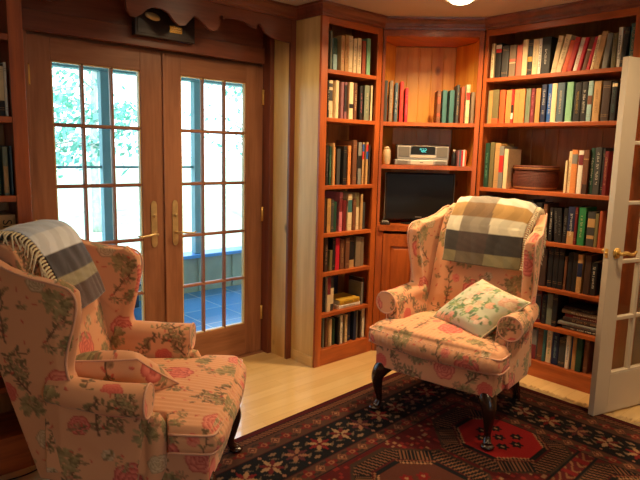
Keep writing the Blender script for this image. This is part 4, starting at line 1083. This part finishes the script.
    base = len(vs); vs += [(vs[k][0], vs[k][1], .0008) for k in rim]; R = len(rim)
    F4 += [[rim[k], rim[(k+1) % R], base+(k+1) % R, base+k] for k in range(R)]
    col = np.concatenate([col, np.tile(C(70, 20, 20), (R, 1))])
    me = bpy.data.meshes.new('area_rug'); me.from_pydata(vs, [], F4); me.materials.append(M['rug']); me.update(); setcol(me, col)
    o = bpy.data.objects.new('area_rug', me); COL.objects.link(o); tag(o, 'dark red patterned wool rug with black star-flower border and pale fringe', 'rug')
    fb = MB(); rn = random.Random(9); y = 0.01
    while y < LV_-.01:
        x0 = O.x; yy = O.y-y; L = rn.uniform(.05, .085); dy = rn.uniform(-.012, .012)
        fb.tube([(x0-.002, yy, .005), (x0+L*.5, yy+dy*.4, .004), (x0+L, yy+dy, .003)], [.0032, .0028, .0022], M['fringe_rug'], 4); y += .0085
    f_ = fb.build('fringe', o); f_['label'] = 'pale knotted fringe'
    return o
M['fringe_rug'] = mat_plain('rug_fringe', (206, 176, 130), .95, 0, .2, 200)
make_rug()

# ------------------------------------------------------------------ corner cabinet contents
def corner(s, t, z): p = A_+dd*s+nn*t; return (p.x, p.y, z)
AZ = -PI/4
AZ = -PI/4
tv = thing('television', 'small black flat television on the corner cabinet counter', 'television', corner(.315, .14, .9535), AZ)
mb = MB(); mb.box((-.252, -.022, .028), (.252, .03, .378), M['black_satin'], bev=.012); mb.box((-.19, .03, .06), (.19, .055, .33), M['black_satin'], bev=.012); mb.build('housing', tv)
mb = MB(); mb.box((-.232, -.0235, .078), (.232, -.0222, .360), M['black_gloss'], bev=.0003); mb.build('screen', tv)
mb = MB(); mb.box((-.254, -.024, .026), (-.2505, .02, .379), M['silver_plastic'], bev=.001); mb.build('edge_trim', tv)
mb = MB(); mb.box((.2505, -.024, .026), (.254, .02, .379), M['silver_plastic'], bev=.001); mb.build('edge_trim', tv)
mb = MB(); mb.box((-.024, -.0232, .050), (.024, -.0222, .056), M['silver_plastic']); mb.build('maker_badge', tv)
mb = MB(); mb.box((-.03, -.005, .008), (.03, .02, .04), M['black_satin'], bev=.004); mb.lathe([(.13, 0), (.132, .004), (.11, .010), (.03, .014)], M['black_satin'], (0, .01, 0), 32, 1, .7); mb.build('stand', tv)
rd = thing('table_radio', 'silver table radio with a lit blue-green clock display', 'radio', corner(.325, .20, 1.4285), AZ)
mb = MB(); mb.prism([(-.093, 0), (.10, 0), (.10, .10), (.085, .108), (-.06, .108), (-.083, .102), (-.092, .088)], -.186, .186, M['silver_plastic'], lambda a, b, h: (h, a, b)); mb.build('body', rd)
mb = MB(); mb.box((-.088, -.0955, .038), (.088, -.0925, .095), M['black_gloss'], bev=.0005); mb.build('display_window', rd)
mb = MB()
for i, ch_ in enumerate(('abcf', 'abcdeg', 'abdeg')):
    ox = -.022+i*.017; seg = {'a': (0, .024, .009, .002), 'd': (0, 0, .009, .002), 'g': (0, .012, .009, .002), 'b': (.009, .013, .002, .011), 'c': (.009, .001, .002, .011), 'f': (-.001, .013, .002, .011), 'e': (-.001, .001, .002, .011)}
    for s_ in ch_: a, b_, w, h = seg[s_]; mb.box((ox+a, -.0965, .054+b_), (ox+a+w, -.0958, .054+b_+h), M['lcd'] if 'lcd' in M else M.setdefault('lcd', mat_emit('display_glow', (70, 190, 190), 2.5)))
mb.build('clock_digits', rd)
mb = MB(); mb.box((-.092, -.0955, .014), (.092, -.0925, .030), M['white_paint'], bev=.001); mb.build('disc_slot', rd)
for sx in (-1, 1): mb = MB(); mb.box((sx*.10, -.0955, .020), (sx*.176, -.0925, .092), M['grille'], bev=.0005); mb.build('speaker_grille', rd)
cdx = thing('disc_changer', 'low silver disc changer under the table radio', 'disc changer', corner(.315, .19, 1.3885), AZ)
mb = MB(); mb.box((-.194, -.10, 0), (.19, .095, .038), M['silver_plastic'], bev=.005); mb.build('body', cdx)
mb = MB(); mb.box((-.078, -.1022, .005), (.085, -.1005, .034), M['white_paint'], bev=.0005); mb.box((-.012, -.1030, .016), (.012, -.1023, .022), M['grille']); mb.build('tray_front', cdx)
for sx in (-1, 1): mb = MB(); mb.box((sx*.10, -.1022, .008), (sx*.175, -.1005, .031), M['grille'], bev=.0004); mb.build('side_vent', cdx)
jar = thing('stoneware_jar', 'small pale stoneware jar at the left end of the radio shelf', 'jar', corner(.060, .07, 1.3885), AZ)
jm = mat_plain('mottled_stoneware', (178, 158, 124), .45, 0, .25, 25)
mb = MB(); mb.lathe([(.024, 0), (.027, .006), (.029, .05), (.028, .095), (.02, .112)], jm, n=24); mb.build('body', jar)
mb = MB(); mb.lathe([(.021, .1125), (.023, .118), (.012, .127), (.002, .130)], jm, n=24); mb.build('lid', jar)
oth = thing('black_flask', 'small black bottle left of the slim cases on the radio shelf', 'bottle', corner(.545, .085, 1.3885), AZ)
mb = MB(); mb.lathe([(.016, 0), (.017, .004), (.017, .075), (.008, .092), (.008, .10)], M['black_satin'], n=18); mb.build('body', oth)
mb = MB(); mb.lathe([(.0095, .1003), (.0095, .115), (.003, .118)], M['white_paint'], n=16); mb.build('cap', oth)
for i, (c, nme) in enumerate((('mauve', 'mauve'), ('slate', 'slate-blue'), ('crimson', 'crimson'), ('white', 'white'), ('orange', 'orange'))):
    s = .572+i*.0125
    mb = MB(); mb.box((-.0055, 0, 0), (.0055, .125, .112+.004*(i % 2)), bmat(c), bev=.0008); o = mb.build('disc_case', None, corner(s, .045, 1.3888), (0, 0, AZ))
    tag(o, f'{nme} slim disc case standing at the right end of the radio shelf', 'disc case', 'slim cases beside the radio')
bx = thing('cable_box', 'tiny silver and black box beside the television, left end of the counter', 'electronics', corner(.068, .045, .9535), AZ)
mb = MB(); mb.box((-.034, -.03, 0), (.034, .05, .012), M['black_satin'], bev=.002); mb.build('lower_case', bx)
mb = MB(); mb.box((-.026, -.027, .0125), (.022, .03, .028), M['silver_plastic'], bev=.003); mb.box((-.02, -.0275, .018), (.016, -.0268, .022), M['black_satin']); mb.build('upper_case', bx)

# lidded basket on the wide bookcase
bm_ = mat_plain('dark_wicker', (92, 42, 28), .6, 0, .35, 120, .4); bl_ = mat_plain('pale_wicker_band', (168, 108, 58), .6, 0, .25, 150, .4)
bk = thing('lidded_basket', 'oval dark woven basket with lid between the books of the third shelf', 'basket', (3.755, 1.965, ZS['C']+.0005))
mb = MB(); rows_ = 13
for j in range(rows_):
    z = .006+j*.0096; r_ = .128+.010*math.sin(PI*j/rows_); n = 96
    mb.tube([((r_+.0022*math.cos(k*PI+j*PI))*math.copysign(abs(math.cos(2*PI*k/n))**.72, math.cos(2*PI*k/n))*.80, (r_+.0022*math.cos(k*PI+j*PI))*math.copysign(abs(math.sin(2*PI*k/n))**.72, math.sin(2*PI*k/n)), z) for k in range(n)], .0056, bl_ if j in (1,) else bm_, 6, closed=True)
mb.lathe([(.10, .0015), (.122, .002), (.124, .125), (.10, .126)], bm_, n=48, sx=.80, pw=.72); mb.build('woven_body', bk)
mb = MB()
for j in range(3):
    z = .136+j*.0096; r_ = .138; n = 96
    mb.tube([((r_+.0022*math.cos(k*PI+j*PI))*math.copysign(abs(math.cos(2*PI*k/n))**.72, math.cos(2*PI*k/n))*.80, (r_+.0022*math.cos(k*PI+j*PI))*math.copysign(abs(math.sin(2*PI*k/n))**.72, math.sin(2*PI*k/n)), z) for k in range(n)], .0056, bl_ if j == 1 else bm_, 6, closed=True)
mb.lathe([(.134, .130), (.134, .160), (.10, .163), (.002, .164)], bm_, n=48, sx=.80, pw=.72); mb.build('lid', bk)

# dark plaque box with brass plate above the glass doors
pq = thing('wall_plaque', 'dark wooden box with a brass name plate above the glass doors', 'plaque', (1.675, 3.262, 2.160))
mb = MB(); mb.box((-.19, -.045, -.068), (.19, 0, .10), M['dkbox'] if 'dkbox' in M else M.setdefault('dkbox', mat_wood('dark_box_wood', (28, 16, 14), (48, 28, 24), 'x')), bev=.006)
mb.box((-.175, -.049, -.052), (.175, -.0455, .085), M['dkbox'], bev=.002); mb.build('box', pq)
mb = MB(); mb.box((.02, -.0515, -.026), (.10, -.0495, .012), M['brass'], bev=.0006)
for k in range(2): mb.box((.028, -.0520, -.012+k*.012), (.092, -.0516, -.010+k*.012), M['agedbrass'])
mb.build('name_plate', pq)
mb = MB(); mb.lathe([(.048, 0), (.046, .006), (.03, .011), (.002, .013)], M['agedbrass'], n=24, sy=.42); o = mb.build('shell_ornament', pq); o.location = (-.085, -.0495, .045); o.rotation_euler = (PI/2, .18, 0)

# things in the left bookcase
sp = thing('small_speaker', 'small black box with grey front low in the left bookcase', 'speaker', (.60, 2.80, ZL['E']-.0+.0005))
mb = MB(); mb.box((-.07, -.04, 0), (.07, .08, .18), M['black_satin'], bev=.006); mb.build('cabinet', sp)
mb = MB(); mb.box((-.058, -.043, .03), (.058, -.0405, .165), M['grille'], bev=.002); mb.build('front_grille', sp)
mb = MB(); mb.tube(sm_([(.712, 2.712, .72), (.722, 2.708, .55), (.735, 2.708, .36), (.742, 2.708, .18), (.748, 2.700, .03), (.75, 2.69, .004), (.66, 2.655, .004), (.54, 2.66, .004), (.42, 2.64, .004), (.30, 2.65, .004)], 10), .003, M['black_satin'], 6)
tag(mb.build('power_cord'), 'thin black cord hanging down the left bookcase and along the floor', 'cord')
mb = MB(); mb.tube(sm_([(.30, 2.52, .004), (.50, 2.57, .0035), (.62, 2.585, .0035), (.70, 2.53, .004), (.70, 2.46, .004), (.60, 2.40, .004)], 10), .003, M['black_satin'], 6)
tag(mb.build('power_cord'), 'black cord looping on the floor beside the near armchair', 'cord')

# ------------------------------------------------------------------ recessed ceiling lamps
M['lamp_glow'] = mat_emit('lamp_glow', (255, 226, 180), 14)
def downlight(x, y, label, power, r_=.075):
    t = thing('recessed_ceiling_light', label, 'ceiling light', (x, y, CEIL-.0005), 0, 'recessed ceiling lights')
    mb = MB(); prof = [(r_, -.001), (r_+.006, -.006), (r_+.030, -.008), (r_+.034, -.001)]
    n = 40; vs = []; 
    for a, z in prof:
        for k in range(n): vs.append((a*math.cos(2*PI*k/n), a*math.sin(2*PI*k/n), z))
    fs = [[i*n+k, i*n+(k+1) % n, (i+1) % 4*n+(k+1) % n, (i+1) % 4*n+k] for i in range(4) for k in range(n)]
    mb.add(vs, fs, M['white_paint'], True); mb.build('trim_ring', t)
    mb = MB(); mb.lathe([(.002, -.030), (.035, -.028), (.058, -.020), (r_-.002, -.004), (r_-.002, -.001)], M['lamp_glow'], n=32); mb.build('bulb_face', t)
    l = bpy.data.lights.new('lamp_light', 'AREA'); l.shape = 'DISK'; l.size = .13; l.energy = power; l.color = (1.0, .68, .35); l.spread = math.radians(150)
    lo_ = bpy.data.objects.new('lamp_light', l); COL.objects.link(lo_); lo_.location = (x, y, CEIL-.036)
downlight(3.04, 2.15, 'recessed ceiling light over the far armchair', LAMP*1.6)
downlight(2.9, .75, 'recessed ceiling light over the rug near the white door', LAMP*.62)
downlight(1.3, .6, 'recessed ceiling light over the middle of the room', LAMP*.25)
downlight(1.95, 2.5, 'recessed ceiling light in front of the glass doors', LAMP*.5)
downlight(1.0, -1.2, 'recessed ceiling light at the back of the room', LAMP*.3)
downlight(4.7, .2, 'recessed ceiling light out in the hall', LAMP*.8)

# ------------------------------------------------------------------ white glazed door standing open at the right
HX, HY = 3.985, 1.075; ang = math.atan2(1.269-HY, 3.28-HX); DWID = math.hypot(3.28-HX, 1.269-HY)
def DP(s, t, z): return (s, t, z)      # local: s from the hinge to the free edge, t thickness (towards the bookcase negative)
mb = MB(); Wp = M['white_paint']; th = .018; st_ = .112; z0, z1, g0, g1 = .012, 1.998, .245, 1.885
mb.box((0, -th, z0), (st_, th, z1), Wp, bev=.002); mb.box((DWID-st_, -th, z0), (DWID, th, z1), Wp, bev=.002)
mb.box((st_, -th, z0), (DWID-st_, th, g0), Wp, bev=.002); mb.box((st_, -th, g1), (DWID-st_, th, z1), Wp, bev=.002)
d3 = struct(mb.build('door_3')); d3.location = (HX, HY, 0); d3.rotation_euler = (0, 0, ang)
mb = MB(); w = .011; gx0, gx1 = st_, DWID-st_; nC, nR = 3, 5
for k in range(1, nC): x = gx0+(gx1-gx0)*k/nC; mb.box((x-w, -.015, g0), (x+w, .015, g1), Wp, bev=.004)
for k in range(1, nR): z = g0+(g1-g0)*k/nR; mb.box((gx0, -.015, z-w), (gx1, .015, z+w), Wp, bev=.004)
for a, b_ in (((gx0, -.016, g0), (gx0+.01, .016, g1)), ((gx1-.01, -.016, g0), (gx1, .016, g1)), ((gx0, -.016, g0), (gx1, .016, g0+.01)), ((gx0, -.016, g1-.01), (gx1, .016, g1))): mb.box(a, b_, Wp, bev=.003)
mb.build('muntin_grid', d3)
mb = MB()
for i in range(nC):
    for j in range(nR):
        mb.box((gx0+(gx1-gx0)*i/nC, -.002, g0+(g1-g0)*j/nR), (gx0+(gx1-gx0)*(i+1)/nC, .002, g0+(g1-g0)*(j+1)/nR), M['door_glass'])
mb.build('glass_pane', d3)
mb = MB(); hz = .955; hs = DWID-.058
for sg_ in (1, -1):
    fr_ = lambda a, b_, h: (hs+a, sg_*h, hz+b_)
    vs = []
    mb.tube([(hs, sg_*.018, hz), (hs, sg_*.024, hz)], .030, M['brass_lacquer'], 28); mb.tube([(hs, sg_*.024, hz), (hs, sg_*.030, hz)], [.024, .014], M['brass_lacquer'], 24)
    mb.tube([(hs, sg_*.028, hz), (hs, sg_*.062, hz)], .010, M['brass_lacquer'], 14)
    mb.tube(sm_([(hs+.004, sg_*.060, hz), (hs-.02, sg_*.065, hz+.006), (hs-.055, sg_*.063, hz-.004), (hs-.09, sg_*.060, hz-.004), (hs-.115, sg_*.056, hz+.008)], 5), [.011]*5+[.0095]*5+[.0085]*5+[.007]*6, M['brass_lacquer'], 12)
mb.box((DWID-.0005, -.009, hz-.026), (DWID+.0012, .009, hz+.026), M['brass_lacquer']); mb.tube([(DWID, 0, hz), (DWID+.008, 0, hz)], .006, M['brass_lacquer'], 10)
mb.build('door_handle', d3)
for z in (.25, 1.0, 1.78): mb = MB(); mb.tube([(-.004, .020, z-.045), (-.004, .020, z+.045)], .006, M['brass_lacquer'], 10); mb.build('hinge', d3)
# ------------------------------------------------------------------ outside: porch, knee wall, posts, garden
GZ = -.45
M['slate'] = None
def mat_slate():
    m, nt, b = new_mat('slate_tiles'); tc = N(nt, 'ShaderNodeTexCoord'); br = N(nt, 'ShaderNodeTexBrick')
    br.inputs['Scale'].default_value = 1; br.inputs['Brick Width'].default_value = .42; br.inputs['Row Height'].default_value = .42; br.offset = 0; br.inputs['Mortar Size'].default_value = .006
    br.inputs['Color1'].default_value = L4((84, 142, 190)); br.inputs['Color2'].default_value = L4((100, 158, 204)); br.inputs['Mortar'].default_value = L4((170, 190, 200))  # slate blue brightened to carry the sky's reflection
    nt.links.new(tc.outputs['Object'], br.inputs['Vector']); nt.links.new(br.outputs['Color'], b.inputs['Base Color']); b.inputs['Roughness'].default_value = .2; return m
M['slate'] = mat_slate(); M['porch_paint'] = mat_plain('porch_paint', (116, 154, 158), .6, 0, .06, 8)  # porch paint lightened to imitate overexposed daylight haze
M['siding'] = mat_plain('grey_green_siding', (158, 166, 142), .7, 0, .08, 6); M['sill'] = mat_plain('skylit_sill', (90, 160, 220), .35, 0, .05, 8)  # sill colour carries the blue sky light falling on it
M['lawn'] = mat_plain('bright_lawn', (186, 206, 170), .95, 0, .15, .6); M['leaf'] = mat_plain('tree_leaves', (110, 170, 150), .8, 0, .3, 2); M['bark'] = mat_plain('tree_bark', (150, 156, 146), .9, 0, .25, 10, .3)  # leaf and bark colours paled as if overexposed by daylight
mb = MB(); mb.box((-3, 3.44, -.14), (7.5, 5.42, -.02), M['slate']); struct(mb.build('porch_floor'))
mb = MB(); mb.box((-3, 5.27, -.019), (7.5, 5.39, .35), M['siding'])
for i in range(24): x = -2.8+i*.42; mb.box((x-.012, 5.258, -.015), (x+.012, 5.269, .345), M['siding'])
struct(mb.build('porch_knee_wall'))
mb = MB(); mb.box((-3, 5.20, .352), (7.5, 5.43, .385), M['sill'], bev=.004); struct(mb.build('porch_sill'))
for i, x in enumerate((-1.9, -.9, .1, 1.10, 2.14, 3.07, 3.92+.6, 5.5)):
    mb = MB(); w = .047 if i != 5 else .036; mb.box((x-w, 5.26, .387), (x+w, 5.34, 2.128), M['porch_paint'], bev=.004); struct(mb.build('porch_post'))
mb = MB(); mb.box((-3, 5.24, 2.13), (7.5, 5.36, 2.34), M['porch_paint']); struct(mb.build('porch_beam'))
mb = MB()
for a, b_ in ((-1.85, -.95), (-.85, .05), (.15, 1.05), (1.15, 2.09), (2.19, 3.03)): mb.box((a, 5.285, 1.270), (b_, 5.310, 1.292), M['porch_paint'])
struct(mb.build('porch_rail'))
mb = MB(); mb.box((-3, 3.50, 2.345), (7.5, 5.6, 2.40), M['porch_paint']); struct(mb.build('porch_roof'))
mb = MB(); mb.box((-60, 3.45, GZ-.1), (80, 120, GZ), M['lawn']); struct(mb.build('lawn'))
# porch furniture
pt = thing('patio_table', 'round patio table on the porch seen through the left glass door', 'table', (1.1, 4.55, -.019))
mb = MB(); mb.lathe([(.27, .655), (.275, .66), (.275, .672), (.27, .676)], M['porch_paint'], n=40); mb.build('table_top', pt)
for k in range(4):
    a = PI/4+k*PI/2; mb = MB(); mb.tube(sm_([(.22*math.cos(a), .22*math.sin(a), .654), (.14*math.cos(a), .14*math.sin(a), .35), (.25*math.cos(a), .25*math.sin(a), .001)], 6), .011, M['black_satin'], 8); mb.build('leg', pt)
bn = thing('slatted_bench', 'dark slatted bench on the porch beyond the left glass door', 'bench', (1.90, 4.86, -.019))
mb = MB()
for k in range(6): mb.box((-.5, -.20+k*.07, .30), (.42, -.145+k*.07, .32), M['navy'] if 'navy' in M else M.setdefault('navy', mat_plain('dark_blue_paint', (40, 62, 84), .35)), bev=.004)
mb.build('seat', bn)
mb = MB()
for k in range(10): mb.box((-.48+k*.098, .215, .34), (-.44+k*.098, .235, .43), M['navy'], bev=.004)
mb.box((-.5, .21, .43), (.42, .24, .465), M['navy'], bev=.004); mb.box((-.5, .21, .305), (.42, .24, .34), M['navy'], bev=.004); mb.build('backrest', bn)
for x in (-.47, .39):
    for y in (-.18, .21): mb = MB(); mb.box((x-.02, y-.02, .001), (x+.02, y+.02, .299), M['navy'], bev=.003); mb.build('leg', bn)
# trees
def tree(x, y, h, cr, seed, label, dens=1.0, low=.3):
    rn = random.Random(seed); t = thing('garden_tree', label, 'tree', (x, y, GZ), 0, 'trees beyond the porch')
    mb = MB(); lean = rn.uniform(-.3, .3); tops = []
    trunk = sm_([(0, 0, -.05), (lean*.3, .1, h*.3), (lean, 0, h*.6), (lean*1.2, .1, h*.95)], 6); mb.tube(trunk, [.075*h/5*(1-.75*i/(len(trunk)-1)) for i in range(len(trunk))], M['bark'], 8)
    br = []
    for k in range(26):
        f_ = rn.uniform(low, .95); p = trunk[int(f_*(len(trunk)-1))]; a = rn.uniform(0, 6.28); L = cr*(1.15-f_)*rn.uniform(.6, 1.1)+.2
        q = p+Vector((math.cos(a)*L, math.sin(a)*L, rn.uniform(-.05, .5)*L)); m_ = (p+q)/2+Vector((0, 0, .1*L)); mb.tube([p, m_, q], [.02*h/5, .013*h/5, .006], M['bark'], 5); br.append((p, q, L))
    mb.build('trunk', t)
    lf = MB(); vs = []; fs = []
    for p, q, L in br:
        for i in range(int(34*dens)):
            c = p.lerp(q, rn.uniform(.35, 1.08))+Vector((rn.gauss(0, .16), rn.gauss(0, .16), rn.gauss(0, .11)))*L*.9
            s = rn.uniform(.05, .11); n = Vector((rn.gauss(0, 1), rn.gauss(0, 1), rn.gauss(0, 1))).normalized(); a_ = n.orthogonal().normalized(); b2 = n.cross(a_); o = len(vs)
            vs += [c+a_*s, c+b2*s*.5+n*s*.1, c-a_*s, c-b2*s*.5+n*s*.1]; fs.append([o, o+1, o+2, o+3])
    lf.add(vs, fs, M['leaf']); lf.build('foliage', t)
tree(2.6, 9.6, 6.0, 1.9, 3, 'leafy garden tree directly behind the first porch post', 1.5)
tree(5.0, 13.0, 7., 2.0, 5, 'garden tree between the two porch posts, leaves filling the right panes', 1.6)
tree(.4, 18., 9., 3.0, 8, 'big distant garden tree at the upper left of the left glass door', 1.6, .45)
tree(9.0, 12.5, 6.5, 2.0, 13, 'thin garden tree with sparse leaves seen through the right glass door', .5)
tree(13.5, 19., 8, 3, 21, 'distant sparse garden tree at the right edge of the right glass door', .7)

# ------------------------------------------------------------------ light
w = bpy.data.worlds.new('daylight'); SC.world = w; w.use_nodes = True; nt = w.node_tree; bg = nt.nodes['Background']
tc = N(nt, 'ShaderNodeTexCoord'); sx_ = N(nt, 'ShaderNodeSeparateXYZ'); nt.links.new(tc.outputs['Generated'], sx_.inputs[0])
rp = N(nt, 'ShaderNodeValToRGB'); rp.color_ramp.elements[0].position = .0; rp.color_ramp.elements[0].color = (.80, .93, 1, 1); rp.color_ramp.elements[1].position = .8; rp.color_ramp.elements[1].color = (.28, .55, 1, 1)
nt.links.new(sx_.outputs['Z'], rp.inputs[0]); nt.links.new(rp.outputs[0], bg.inputs['Color']); bg.inputs['Strength'].default_value = SKY
sun = bpy.data.lights.new('sun', 'SUN'); sun.energy = SUN; sun.angle = math.radians(2); sun.color = (1, .96, .9)
so = bpy.data.objects.new('sun', sun); COL.objects.link(so); so.rotation_euler = Vector((.25, .55, -.8)).to_track_quat('-Z', 'Y').to_euler()
# sky portal at the glass doors (only guides sampling of the sky)
pl_ = bpy.data.lights.new('sky_portal', 'AREA'); pl_.shape = 'RECTANGLE'; pl_.size = 1.52; pl_.size_y = 2.0; pl_.cycles.is_portal = True
po_ = bpy.data.objects.new('sky_portal', pl_); COL.objects.link(po_); po_.location = (1.70, 3.46, 1.03); po_.rotation_euler = (-PI/2, 0, 0)
pl2 = pl_.copy(); pl2.size = 2.2; pl2.size_y = 1.25; po2 = bpy.data.objects.new('sky_portal', pl2); COL.objects.link(po2); po2.location = (.5, -2.42, 1.475); po2.rotation_euler = (PI/2, 0, 0)
SC.view_settings.view_transform = 'Standard'; SC.view_settings.look = 'None'; SC.view_settings.gamma = 1; SC.view_settings.exposure = EXPO
SC.view_settings.use_curve_mapping = False
SC.cycles.max_bounces = 8; SC.cycles.diffuse_bounces = 4; SC.cycles.glossy_bounces = 4; SC.cycles.transparent_max_bounces = 16
SC.cycles.use_denoising = True; SC.cycles.sample_clamp_indirect = 6; SC.cycles.caustics_reflective = False
